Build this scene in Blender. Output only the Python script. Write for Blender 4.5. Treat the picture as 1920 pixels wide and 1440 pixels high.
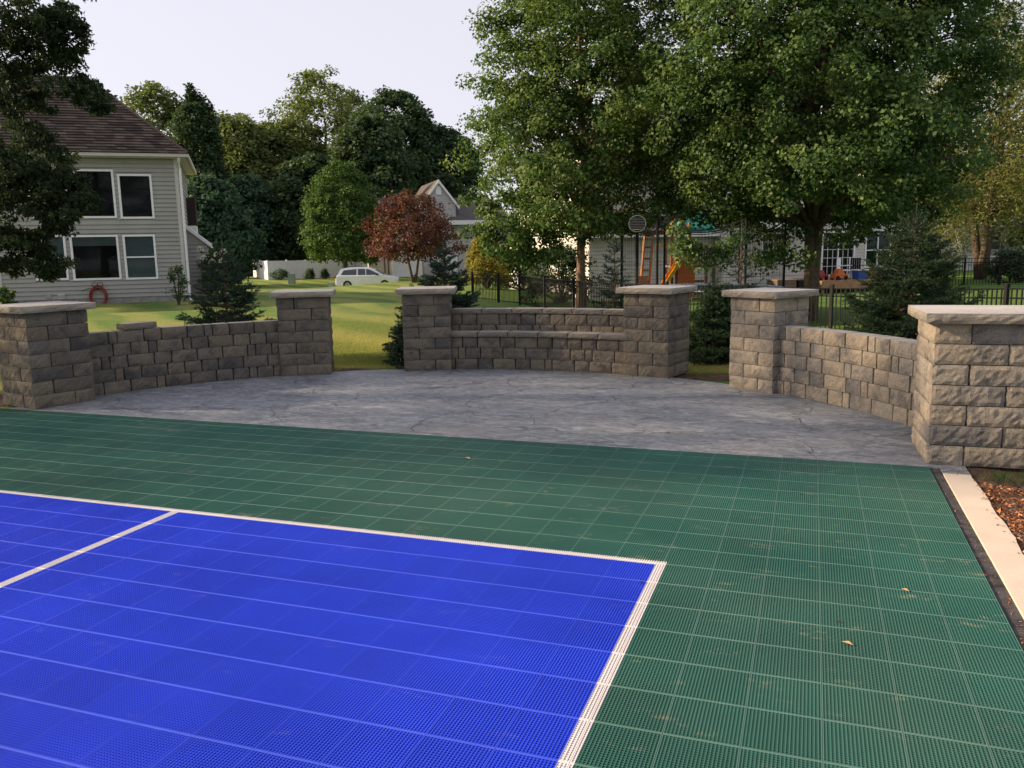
import bpy, bmesh, math, random
import numpy as np
from mathutils import Matrix, Vector
PI = math.pi
rad = math.radians
random.seed(7)
rng = np.random.default_rng(11)
scene = bpy.context.scene
for o in list(bpy.data.objects):
    bpy.data.objects.remove(o)
C = scene.collection

# ------------------------------------------------------------------ camera, sky, sun
F = 1560.0
H = 1.6
_v1 = np.array([566., -264.5, F]); _v2 = np.array([-4380., -171., F])
RY = _v1/np.linalg.norm(_v1)
RX = -_v2/np.linalg.norm(_v2); RX = RX-RY*(RX@RY); RX /= np.linalg.norm(RX)
RZ = np.cross(RX, RY)
if RZ[1] > 0:
    RZ = -RZ
R = np.array([RX, RY, RZ])
cam_d = bpy.data.cameras.new('camera')
cam = bpy.data.objects.new('camera', cam_d)
C.objects.link(cam)
cam_d.sensor_width = 36.0
cam_d.lens = F/1920*36
cam_d.clip_start = 0.05
cam_d.clip_end = 3000
M4 = Matrix.Identity(4)
for i in range(3):
    M4[i][0] = R[i, 0]; M4[i][1] = -R[i, 1]; M4[i][2] = -R[i, 2]
M4[2][3] = H
cam.matrix_world = M4
scene.camera = cam

SUN_AZ = math.atan2(-0.24, -0.97)      # direction towards the sun, from +x
SUN_EL = rad(23)
W = bpy.data.worlds.new('World')
scene.world = W
W.use_nodes = True
wn = W.node_tree
bg = wn.nodes['Background']
sky = wn.nodes.new('ShaderNodeTexSky')
sky.sky_type = 'NISHITA'
sky.sun_disc = False
sky.sun_elevation = SUN_EL
sky.sun_rotation = PI/2-SUN_AZ
sky.altitude = 0
sky.air_density = 1.0
sky.dust_density = 2.0
sky.ozone_density = 1.0
hs = wn.nodes.new('ShaderNodeHueSaturation')
hs.inputs['Saturation'].default_value = 0.55
wn.links.new(sky.outputs[0], hs.inputs['Color'])
haze = wn.nodes.new('ShaderNodeMix')     # thin even haze veiling the sky
haze.data_type = 'RGBA'
haze.inputs[0].default_value = 0.86
haze.inputs[7].default_value = (2.72, 2.66, 2.98, 1)
wn.links.new(hs.outputs[0], haze.inputs[6])
wn.links.new(haze.outputs[2], bg.inputs[0])
bg.inputs[1].default_value = 0.15
sd = bpy.data.lights.new('sun', 'SUN')
so = bpy.data.objects.new('sun', sd)
C.objects.link(so)
sd.energy = 5.0
sd.angle = rad(1.5)
sd.color = (1.0, 0.76, 0.52)
sdir = Vector((math.cos(SUN_AZ)*math.cos(SUN_EL), math.sin(SUN_AZ)*math.cos(SUN_EL), math.sin(SUN_EL)))
so.rotation_euler = sdir.to_track_quat('Z', 'Y').to_euler()
so.location = (-20, 0, 20)
scene.view_settings.view_transform = 'Standard'
scene.view_settings.look = 'None'
scene.view_settings.exposure = 1.0
scene.view_settings.gamma = 1.0
scene.render.engine = 'CYCLES'
try:
    scene.cycles.max_bounces = 6
    scene.cycles.transparent_max_bounces = 6
except Exception:
    pass


# ------------------------------------------------------------------ coordinates
def place(px, D, z):
    a = (px-960)/F
    b = ((z-H)/D-R[2, 2]-R[2, 0]*a)/R[2, 1]
    w = R.T.T @ np.array([a*D, b*D, D])
    return float(w[0]), float(w[1]), float(w[2]+H)


def pix(px, py, D):
    w = R @ np.array([(px-960)/F*D, (py-720)/F*D, D])
    return float(w[0]), float(w[1]), float(w[2]+H)


TC = [(-3.35, 5.7, 0), (-8, 6.5, 0), (-6.5, 9.3, 0), (-3.3, 10.6, 0), (1, 7, 0), (-.2, 9.6, -.02), (2.5, 5, 0), (-2, 1, 0), (-8, 1, 0), (2.5, 1, 0), (-5.5, 11.5, 0)]
for px, D, z in [(352, 30, -.02), (60, 27, 0), (-300, 25, 0), (690, 20, 0), (650, 28, .0), (690, 37, -.07), (500, 36, 0), (200, 40, 0), (690, 50, -.75), (740, 48, -.72), (800, 47, -.5), (690, 67, -1.47), (560, 66, -1.3),
                 (550, 88, -1.05), (300, 88, -1), (775, 60, -.63), (860, 42, -.3), (950, 45, -.6), (950, 28, -.45), (1085, 24, -.6), (1085, 35, -.6), (1320, 20, -.6), (1560, 18, -.6),
                 (1850, 14, -.55), (1850, 30, -.6), (1450, 38, -.6), (1850, 48, -.6), (2300, 30, -.5), (2300, 10, -.1), (1200, 60, -.6), (960, 90, -1), (400, 150, -1.2), (1200, 150, -1), (2000, 150, -1), (-400, 150, -1), (820, 90, -.95)]:
    x, y, _ = place(px, D, z)
    TC.append((x, y, z))
TC = np.array(TC)


def terr(x, y):
    x = np.asarray(x, float); y = np.asarray(y, float)
    d2 = (x[..., None]-TC[:, 0])**2+(y[..., None]-TC[:, 1])**2+.4
    w = d2**-1.9
    return (w*TC[:, 2]).sum(-1)/w.sum(-1)


def gz(x, y):
    return float(terr(np.array([x]), np.array([y]))[0])


# ------------------------------------------------------------------ materials
def mat(name, rough=0.7, spec=0.3):
    m = bpy.data.materials.new(name)
    m.use_nodes = True
    nt = m.node_tree
    b = nt.nodes['Principled BSDF']
    b.inputs['Roughness'].default_value = rough
    b.inputs['Specular IOR Level'].default_value = spec
    return m, nt, b


def N(nt, typ, ins=None, **kw):
    n = nt.nodes.new('ShaderNode'+typ)
    for k, v in kw.items():
        setattr(n, k, v)
    for k, v in (ins or {}).items():
        if hasattr(v, 'node') or isinstance(v, bpy.types.NodeSocket):
            nt.links.new(v, n.inputs[k])
        else:
            n.inputs[k].default_value = v
    return n


def mix(nt, fac, a, b, mode='MIX'):
    n = nt.nodes.new('ShaderNodeMix')
    n.data_type = 'RGBA'
    n.blend_type = mode
    for i, v in ((0, fac), (6, a), (7, b)):
        if isinstance(v, bpy.types.NodeSocket):
            nt.links.new(v, n.inputs[i])
        else:
            if i and len(v) == 3:
                v = (*v, 1)
            n.inputs[i].default_value = v
    return n.outputs[2]


def ramp(nt, fac, stops, interp='LINEAR'):
    n = nt.nodes.new('ShaderNodeValToRGB')
    n.color_ramp.interpolation = interp
    while len(n.color_ramp.elements) < len(stops):
        n.color_ramp.elements.new(0.5)
    for e, (p, c) in zip(n.color_ramp.elements, stops):
        e.position = p
        e.color = (c, c, c, 1) if isinstance(c, (int, float)) else (*c[:3], 1)
    nt.links.new(fac, n.inputs[0])
    return n.outputs[0]


def math_(nt, op, a, b=None, c=None):
    n = nt.nodes.new('ShaderNodeMath')
    n.operation = op
    for i, v in enumerate((a, b, c)):
        if v is None:
            continue
        if isinstance(v, bpy.types.NodeSocket):
            nt.links.new(v, n.inputs[i])
        else:
            n.inputs[i].default_value = v
    return n.outputs[0]


def noise(nt, vec, scale, detail=4, rough=.55, dist=0):
    n = N(nt, 'TexNoise', {'Scale': scale, 'Detail': detail, 'Roughness': rough, 'Distortion': dist})
    if vec is not None:
        nt.links.new(vec, n.inputs['Vector'])
    return n.outputs['Fac']


def bump(nt, b, h, strength, dist):
    n = N(nt, 'Bump', {'Height': h, 'Strength': strength, 'Distance': dist})
    nt.links.new(n.outputs[0], b.inputs['Normal'])
    return n


def coords(nt, kind='Object'):
    return nt.nodes.new('ShaderNodeTexCoord').outputs[kind]


def position(nt):
    return nt.nodes.new('ShaderNodeNewGeometry').outputs['Position']


def simple(name, col, rough=.6, var=.15, scale=6, spec=.3, metal=0, bmp=0.0, bscale=None):
    m, nt, b = mat(name, rough, spec)
    co = coords(nt)
    f = noise(nt, co, scale)
    c2 = tuple(max(0, c*(1-var*1.6)) for c in col)
    c1 = tuple(min(1, c*(1+var)) for c in col)
    nt.links.new(ramp(nt, f, [(.3, c2), (.7, c1)]), b.inputs['Base Color'])
    b.inputs['Metallic'].default_value = metal
    if bmp:
        bump(nt, b, noise(nt, co, bscale or scale*4), .6, bmp)
    return m


# split-face concrete block
def block_mat(nm='split_face_block', gain=(.62, .63, .62)):
    m, nt, b = mat(nm, .9, .2)
    oi = nt.nodes.new('ShaderNodeObjectInfo')
    co = coords(nt)
    off = N(nt, 'VectorMath', {0: co}, operation='ADD')
    comb = N(nt, 'CombineXYZ', {0: math_(nt, 'MULTIPLY', oi.outputs['Random'], 37.), 1: math_(nt, 'MULTIPLY', oi.outputs['Random'], 91.), 2: 0.})
    nt.links.new(comb.outputs[0], off.inputs[1])
    v = off.outputs[0]
    tone = ramp(nt, oi.outputs['Random'], [(0, (.13, .115, .10)), (.2, (.27, .225, .17)), (.4, (.20, .175, .145)), (.55, (.10, .098, .10)), (.7, (.30, .255, .20)), (.85, (.16, .15, .145)), (1, (.24, .195, .14))])
    blend = ramp(nt, noise(nt, v, 3.5, 3, .6, .6), [(.36, 0.), (.62, .55)])
    c = mix(nt, blend, tone, (.24, .21, .17))
    dark = ramp(nt, noise(nt, v, 6.0, 4, .65, .8), [(.46, 0.), (.66, .8)])
    c = mix(nt, dark, c, (.085, .082, .08))
    tan = ramp(nt, noise(nt, v, 2.3, 2, .5), [(.5, 0.), (.62, .55)])
    c = mix(nt, tan, c, (.31, .25, .18))
    sp = noise(nt, v, 120, 4, .8)
    c = mix(nt, .8, c, ramp(nt, sp, [(.32, .4), (.5, .9), (.66, 1.6)]), 'MULTIPLY')
    c = mix(nt, 1.0, c, gain, 'MULTIPLY')
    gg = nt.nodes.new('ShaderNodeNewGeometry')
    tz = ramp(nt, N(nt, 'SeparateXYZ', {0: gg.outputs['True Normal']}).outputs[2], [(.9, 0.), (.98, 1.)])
    c = mix(nt, tz, c, (.33, .31, .285))  # tops paler: smoother concrete, with sky light put into the colour
    nt.links.new(c, b.inputs['Base Color'])
    h = math_(nt, 'ADD', math_(nt, 'MULTIPLY', noise(nt, v, 38, 10, .8), 1.), math_(nt, 'MULTIPLY', noise(nt, v, 120, 4, .8), .4))
    bump(nt, b, h, .9, .009)
    return m


M = {}
M['block'] = block_mat()
M['block_pale'] = block_mat('split_face_block_pale', (1.22, 1.23, 1.22))  # same block mix with a higher overall gain


def cap_mat(nm='cast_cap_stone', k=1.0):
    m, nt, b = mat(nm, .9, .2)
    co = position(nt)
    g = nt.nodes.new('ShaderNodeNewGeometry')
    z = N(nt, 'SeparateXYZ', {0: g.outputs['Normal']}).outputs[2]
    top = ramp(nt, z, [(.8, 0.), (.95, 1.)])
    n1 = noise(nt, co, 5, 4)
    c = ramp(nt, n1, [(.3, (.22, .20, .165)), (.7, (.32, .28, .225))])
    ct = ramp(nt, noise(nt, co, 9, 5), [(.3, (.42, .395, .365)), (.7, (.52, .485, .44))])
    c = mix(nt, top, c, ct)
    c = mix(nt, .5, c, ramp(nt, noise(nt, co, 140, 3), [(.3, .6), (.7, 1.25)]), 'MULTIPLY')
    c = mix(nt, 1.0, c, (k, k, k), 'MULTIPLY')
    nt.links.new(c, b.inputs['Base Color'])
    h = math_(nt, 'MULTIPLY', noise(nt, co, 28, 6, .7, .4), math_(nt, 'SUBTRACT', 1.0, math_(nt, 'MULTIPLY', top, .92)))
    bump(nt, b, h, 1.0, .012)
    return m


M['cap'] = cap_mat()
M['slabstone'] = cap_mat('bench_slab_stone', .62)


def court_mat():
    m, nt, b = mat('sport_tile_plastic', .6, .18)
    p = position(nt)
    s = N(nt, 'SeparateXYZ', {0: p})
    x, y = s.outputs[0], s.outputs[1]

    def rng_(v, a, bb):
        return math_(nt, 'MULTIPLY', math_(nt, 'GREATER_THAN', v, a), math_(nt, 'LESS_THAN', v, bb))
    blue = math_(nt, 'MULTIPLY', math_(nt, 'LESS_THAN', x, -.67), math_(nt, 'LESS_THAN', y, 4.06))
    l1 = math_(nt, 'MULTIPLY', rng_(y, 4.036, 4.086), math_(nt, 'LESS_THAN', x, -.648))
    l2 = math_(nt, 'MULTIPLY', rng_(x, -.700, -.648), math_(nt, 'LESS_THAN', y, 4.086))
    l3 = math_(nt, 'MULTIPLY', rng_(x, -3.764, -3.708), math_(nt, 'LESS_THAN', y, 4.086))
    line = math_(nt, 'MAXIMUM', math_(nt, 'MAXIMUM', l1, l2), l3)
    n1 = noise(nt, p, 1.3, 4, .6)
    g = ramp(nt, n1, [(.3, (.020, .092, .074)), (.7, (.030, .126, .098))])
    bl = ramp(nt, n1, [(.3, (.012, .040, .50)), (.7, (.020, .058, .64))])
    c = mix(nt, blue, g, bl)
    c = mix(nt, line, c, (.60, .57, .57))
    # paler bands along the seams: light on the raised lips, painted in
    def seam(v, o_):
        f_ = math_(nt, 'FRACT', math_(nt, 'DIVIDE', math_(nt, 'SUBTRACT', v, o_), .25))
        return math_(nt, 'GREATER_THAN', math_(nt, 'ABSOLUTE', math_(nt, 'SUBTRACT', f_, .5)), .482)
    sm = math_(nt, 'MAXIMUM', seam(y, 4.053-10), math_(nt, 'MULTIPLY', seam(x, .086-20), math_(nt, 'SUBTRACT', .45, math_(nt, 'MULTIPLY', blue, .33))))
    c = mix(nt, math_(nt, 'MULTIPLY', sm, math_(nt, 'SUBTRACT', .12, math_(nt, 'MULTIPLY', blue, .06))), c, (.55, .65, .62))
    # moulding batches: every tile a slightly different tone
    fx = math_(nt, 'FLOOR', math_(nt, 'DIVIDE', math_(nt, 'SUBTRACT', x, .086-20), .25))
    fy = math_(nt, 'FLOOR', math_(nt, 'DIVIDE', math_(nt, 'SUBTRACT', y, 4.053-10), .25))
    wn_ = N(nt, 'TexWhiteNoise', noise_dimensions='2D')
    cb = N(nt, 'CombineXYZ', {0: fx, 1: fy, 2: 0.})
    nt.links.new(cb.outputs[0], wn_.inputs['Vector'])
    c = mix(nt, 1.0, c, ramp(nt, wn_.outputs['Value'], [(0, .95), (1, 1.05)]), 'MULTIPLY')
    # dusty scuffs
    mp = N(nt, 'Mapping', {0: p, 3: (1.0, 2.2, 1.0)}).outputs[0]
    d1 = ramp(nt, noise(nt, mp, 3.2, 6, .7, .4), [(.58, 0.), (.74, 1.)])
    d2 = ramp(nt, noise(nt, mp, 14, 4, .7), [(.45, 0.), (.7, 1.)])
    d0 = ramp(nt, noise(nt, p, .5, 3, .6), [(.4, .02), (.7, .20)])
    dd = math_(nt, 'MULTIPLY', math_(nt, 'MULTIPLY', d1, d2), 1.0)
    inv = math_(nt, 'SUBTRACT', 1.0, math_(nt, 'MULTIPLY', blue, .72))
    dd = math_(nt, 'MULTIPLY', math_(nt, 'ADD', dd, math_(nt, 'MULTIPLY', d0, .35)), inv)
    c = mix(nt, dd, c, (.42, .36, .24))
    nt.links.new(c, b.inputs['Base Color'])
    rr = math_(nt, 'ADD', .52, math_(nt, 'MULTIPLY', n1, .25))
    nt.links.new(rr, b.inputs['Roughness'])
    return m


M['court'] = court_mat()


def patio_mat():
    m, nt, b = mat('stamped_concrete', .62, .4)
    p = position(nt)
    mp = N(nt, 'Mapping', {0: p, 2: (0, 0, rad(-14)), 3: (1.0, 2.0, 1.0)}).outputs[0]
    mp2 = N(nt, 'Mapping', {0: p, 2: (0, 0, rad(12)), 3: (.7, 1.6, 1.0)}).outputs[0]
    n1 = noise(nt, mp, 2.2, 8, .68, .9)
    n2 = noise(nt, mp2, .9, 5, .6, .6)
    n3 = noise(nt, mp, 9, 6, .7, 1.2)
    c = ramp(nt, n1, [(.28, (.078, .088, .10)), (.46, (.145, .158, .175)), (.62, (.205, .220, .240)), (.8, (.30, .312, .33))])
    c = mix(nt, ramp(nt, n2, [(.45, 0.), (.65, .55)]), c, (.235, .245, .265))
    c = mix(nt, ramp(nt, n3, [(.48, 0.), (.66, .8)]), c, (.055, .058, .068))
    lt = noise(nt, mp, 5, 7, .72, 1.5)
    c = mix(nt, ramp(nt, lt, [(.50, 0.), (.64, .75)]), c, (.33, .34, .36))
    c = mix(nt, ramp(nt, noise(nt, p, .55, 3), [(.55, 0.), (.75, .35)]), c, (.30, .25, .20))
    # slate seams
    ds = N(nt, 'VectorMath', {0: p}, operation='ADD')
    dn = N(nt, 'TexNoise', {'Scale': 2.6, 'Detail': 5.0})
    nt.links.new(p, dn.inputs['Vector'])
    sc = N(nt, 'VectorMath', {0: dn.outputs['Color'], 3: .55}, operation='SCALE')
    nt.links.new(sc.outputs[0], ds.inputs[1])
    vo = N(nt, 'TexVoronoi', {'Scale': .8, 'Randomness': 1.0}, feature='DISTANCE_TO_EDGE')
    nt.links.new(ds.outputs[0], vo.inputs['Vector'])
    seam = ramp(nt, vo.outputs['Distance'], [(0.0, 1.), (.004, .8), (.011, 0.)])
    breaks = ramp(nt, noise(nt, p, 1.6, 3), [(.42, 0.), (.5, 1.)])
    seam = math_(nt, 'MULTIPLY', seam, breaks)
    c = mix(nt, math_(nt, 'MULTIPLY', seam, .5), c, (.035, .034, .037))
    nt.links.new(c, b.inputs['Base Color'])
    h = math_(nt, 'ADD', math_(nt, 'MULTIPLY', n1, .5), math_(nt, 'MULTIPLY', n3, .5))
    h = math_(nt, 'SUBTRACT', h, math_(nt, 'MULTIPLY', seam, .5))
    bump(nt, b, h, 1.0, .02)
    nt.links.new(ramp(nt, n2, [(.3, .48), (.7, .72)]), b.inputs['Roughness'])
    return m


M['patio'] = patio_mat()


def lawn_mat():
    m, nt, b = mat('mown_grass', .9, .12)
    p = position(nt)
    mp = N(nt, 'Mapping', {0: p, 2: (0, 0, rad(-53))}).outputs[0]
    s = N(nt, 'SeparateXYZ', {0: mp})
    dx = math_(nt, 'ADD', s.outputs[0], math_(nt, 'MULTIPLY', noise(nt, p, .35, 2), 1.2))
    st = math_(nt, 'SINE', math_(nt, 'MULTIPLY', dx, 2*PI/2.1))
    st = ramp(nt, math_(nt, 'ADD', .5, math_(nt, 'MULTIPLY', st, .5)), [(.25, 0.), (.75, 1.)])
    a = mix(nt, st, (.10, .18, .038), (.20, .245, .062))
    fine = noise(nt, p, 30, 6, .8)
    a = mix(nt, 1.0, a, ramp(nt, fine, [(.3, .4), (.7, 1.55)]), 'MULTIPLY')
    dry = ramp(nt, noise(nt, p, .45, 5, .65), [(.46, 0.), (.72, .65)])
    a = mix(nt, dry, a, (.29, .24, .095))
    # deeper green on the neighbour's side (camera right)
    s2 = N(nt, 'SeparateXYZ', {0: p})
    side = math_(nt, 'ADD', math_(nt, 'MULTIPLY', s2.outputs[0], .93), math_(nt, 'MULTIPLY', s2.outputs[1], .36))
    a = mix(nt, ramp(nt, math_(nt, 'MULTIPLY', math_(nt, 'ADD', side, 4.0), .2), [(0., 0.), (1., .8)]), a, (.07, .145, .03))
    # bare orange strip behind the black fence
    nt.links.new(a, b.inputs['Base Color'])
    bump(nt, b, noise(nt, p, 45, 4, .8), .9, .05)
    return m


M['lawn'] = lawn_mat()


def leaf_mat(name, lo, mid, hi, trans=.35, extra=None, rough=.6, tint=(1.25, 1.4, .75)):
    m = bpy.data.materials.new(name)
    m.use_nodes = True
    nt = m.node_tree
    b = nt.nodes['Principled BSDF']
    out = nt.nodes['Material Output']
    at = N(nt, 'Attribute', attribute_name='rnd')
    c = ramp(nt, at.outputs['Fac'], [(0, lo), (.5, mid), (1, hi)])
    if extra:
        c = mix(nt, ramp(nt, noise(nt, coords(nt), extra[1], 3), [(extra[2], 0.), (extra[2]+.15, extra[3])]), c, extra[0])
    nt.links.new(c, b.inputs['Base Color'])
    b.inputs['Roughness'].default_value = rough
    b.inputs['Specular IOR Level'].default_value = .16
    t = N(nt, 'BsdfTranslucent')
    tc = mix(nt, 1.0, c, tint, 'MULTIPLY')
    nt.links.new(tc, t.inputs[0])
    ms = N(nt, 'MixShader', {0: trans})
    nt.links.new(b.outputs[0], ms.inputs[1])
    nt.links.new(t.outputs[0], ms.inputs[2])
    nt.links.new(ms.outputs[0], out.inputs[0])
    return m


M['maple'] = leaf_mat('maple_leaf', (.034, .068, .019), (.075, .128, .034), (.165, .215, .070), .34, rough=.55)
M['maple2'] = leaf_mat('maple_leaf_deep', (.024, .055, .016), (.056, .104, .029), (.135, .185, .058), .33, rough=.55)
M['oak'] = leaf_mat('oak_leaf', (.020, .036, .019), (.033, .055, .027), (.055, .085, .036), .3)
M['olive'] = leaf_mat('olive_leaf', (.07, .095, .035), (.12, .15, .05), (.18, .2, .075), .4)
M['green'] = leaf_mat('green_leaf', (.035, .07, .02), (.06, .11, .028), (.095, .15, .035), .35)
M['darkgreen'] = leaf_mat('dark_green_leaf', (.026, .05, .026), (.048, .082, .038), (.085, .125, .052), .3)
M['bluegreen'] = leaf_mat('blue_green_leaf', (.026, .056, .038), (.046, .09, .056), (.078, .13, .072), .28)
M['red'] = leaf_mat('red_leaf', (.065, .024, .022), (.11, .040, .032), (.17, .060, .048), .3, extra=((.10, .085, .03), .9, .46, .7), tint=(1.2, 1.0, .65))
M['yellow'] = leaf_mat('yellow_leaf', (.10, .11, .02), (.19, .17, .025), (.33, .25, .04), .35)
M['willow'] = leaf_mat('willow_leaf', (.075, .085, .025), (.13, .145, .04), (.21, .21, .065), .42)
M['needle'] = leaf_mat('spruce_needle', (.014, .030, .022), (.024, .048, .033), (.045, .078, .050), .1)
M['needle2'] = leaf_mat('spruce_needle_green', (.018, .038, .019), (.032, .062, .028), (.06, .098, .042), .1)
M['shrubleaf'] = leaf_mat('shrub_leaf', (.03, .06, .02), (.05, .09, .028), (.08, .12, .035), .3)
M['grass'] = leaf_mat('grass_blade', (.12, .15, .035), (.24, .25, .07), (.44, .38, .15), .3)
M['petal'] = simple('white_petal', (.6, .62, .5), .8)
M['bark'] = simple('bark', (.105, .075, .052), .9, .35, 9, bmp=.03, bscale=25)
M['barkd'] = simple('dark_bark', (.035, .028, .022), .9, .3, 9)
M['barkw'] = simple('bark_warm', (.19, .125, .08), .9, .35, 9, bmp=.03, bscale=25)
M['black'] = simple('black_metal', (.008, .008, .009), .6, .1, spec=.15)
M['white'] = simple('white_trim', (.74, .74, .76), .5, .04)
M['trim'] = simple('grey_white_trim', (.5, .48, .45), .55, .06)
M['vinyl'] = simple('white_vinyl', (.84, .84, .87), .45, .04)
M['siding'] = simple('grey_green_siding', (.31, .305, .285), .6, .05, 2)
M['siding_b'] = simple('pale_blue_grey_siding', (.42, .41, .42), .6, .05, 2)
M['siding_c'] = simple('cream_siding', (.52, .49, .44), .6, .05, 2)
M['conc'] = simple('foundation', (.26, .25, .235), .9, .2, 8, bmp=.004)
M['vent'] = simple('vent_plastic', (.45, .45, .42), .6, .05)
M['dark'] = simple('dark_interior', (.012, .011, .013), .8, .2)
M['blind'] = simple('pale_blind', (.27, .31, .33), .8, .05, 3)
M['blindd'] = simple('dim_blind', (.08, .09, .105), .8, .05, 3)
M['screen'] = simple('insect_screen', (.035, .033, .037), .9, .1, 3)
M['hose'] = simple('red_hose', (.27, .045, .035), .45, .15, 10)
M['wood'] = simple('cedar', (.34, .16, .07), .7, .25, 9, bmp=.003)
M['woodg'] = simple('weathered_wood', (.16, .115, .085), .8, .25, 9)
M['deckwood'] = simple('deck_wood', (.34, .19, .10), .7, .2, 6)
M['teal'] = simple('teal_canvas', (.02, .20, .19), .7, .15, 3)
M['yplastic'] = simple('yellow_plastic', (.75, .38, .02), .4, .06)
M['oplastic'] = simple('orange_plastic', (.5, .12, .03), .4, .06)
M['bplastic'] = simple('blue_plastic', (.03, .07, .3), .4, .06)
M['rplastic'] = simple('red_plastic', (.3, .03, .03), .4, .06)
M['gplastic'] = simple('green_plastic', (.05, .35, .12), .4, .06)
M['pad'] = simple('trampoline_pad', (.55, .72, .85), .5, .06)
M['netting'] = simple('black_net', (.02, .02, .02), .8, .1)
M['paint'] = simple('silver_paint', (.70, .73, .76), .25, .03, 2, spec=.6, metal=.1)
M['glassd'] = simple('tinted_glass', (.015, .02, .025), .08, .05, 2, spec=.8)
M['rubber'] = simple('rubber', (.02, .02, .02), .8, .1)
M['rim'] = simple('alloy', (.4, .4, .42), .3, .05, metal=.8)
M['tail'] = simple('tail_lamp_red', (.55, .02, .02), .2, .05, spec=.7)
M['lamp'] = simple('lamp_clear', (.7, .72, .75), .15, .05, spec=.7)
m_, nt_, b_ = mat('pale_concrete', .85, .25)
p_ = position(nt_)
c_ = ramp(nt_, noise(nt_, p_, 4, 5, .6), [(.3, (.46, .39, .315)), (.7, (.56, .475, .385))])
c_ = mix(nt_, ramp(nt_, noise(nt_, p_, 55, 3, .7), [(.66, 0.), (.74, .6)]), c_, (.22, .17, .13))
c_ = mix(nt_, ramp(nt_, noise(nt_, p_, 1.4, 4, .7), [(.55, 0.), (.75, .35)]), c_, (.36, .27, .19))
nt_.links.new(c_, b_.inputs['Base Color'])
bump(nt_, b_, noise(nt_, p_, 90, 4, .7), .6, .002)
M['kerb'] = m_
M['gap'] = simple('black_edging', (.05, .048, .05), .8, .45, 14, bmp=.006)
M['slab'] = simple('court_underlay', (.02, .035, .03), .9, .2)
M['utility'] = simple('utility_box_paint', (.26, .33, .28), .6, .05)
M['road'] = simple('asphalt', (.06, .06, .062), .9, .15, 3)


def glass_mat():
    m, nt, b = mat('window_glass', .03, .9)
    b.inputs['Base Color'].default_value = (.01, .011, .013, 1)
    out = nt.nodes['Material Output']
    t = N(nt, 'BsdfTransparent', {0: (.8, .85, .85, 1)})
    lw = N(nt, 'LayerWeight', {0: .35})
    ms = N(nt, 'MixShader')
    nt.links.new(math_(nt, 'ADD', .10, math_(nt, 'MULTIPLY', lw.outputs['Fresnel'], .6)), ms.inputs[0])
    nt.links.new(t.outputs[0], ms.inputs[1])
    nt.links.new(b.outputs[0], ms.inputs[2])
    nt.links.new(ms.outputs[0], out.inputs[0])
    return m


M['glass'] = glass_mat()


def shingle_mat(name, a, bcol):
    m, nt, b = mat(name, .95, .1)
    at = N(nt, 'Attribute', attribute_name='rnd')
    c = ramp(nt, at.outputs['Fac'], [(0, a), (1, bcol)])
    c = mix(nt, .5, c, ramp(nt, noise(nt, coords(nt), 1.2, 4), [(.3, .7), (.7, 1.2)]), 'MULTIPLY')
    c = mix(nt, .5, c, ramp(nt, noise(nt, coords(nt), 60, 3), [(.3, .6), (.7, 1.3)]), 'MULTIPLY')
    nt.links.new(c, b.inputs['Base Color'])
    return m


M['shingle'] = shingle_mat('brown_shingle', (.032, .026, .026), (.105, .082, .072))
M['shingle_g'] = shingle_mat('grey_shingle', (.05, .045, .045), (.11, .10, .10))
M['shingle_t'] = shingle_mat('tan_shingle', (.085, .075, .070), (.15, .13, .12))


def mulch_mat():
    m, nt, b = mat('bark_mulch', .9, .15)
    at = N(nt, 'Attribute', attribute_name='rnd')
    c = ramp(nt, at.outputs['Fac'], [(0, (.12, .04, .02)), (.4, (.26, .095, .04)), (.8, (.42, .18, .08)), (1, (.5, .3, .17))])
    nt.links.new(c, b.inputs['Base Color'])
    return m


M['mulch'] = mulch_mat()
M['soil'] = simple('dark_soil', (.085, .048, .03), .95, .4, 12, bmp=.03, bscale=35)


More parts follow.
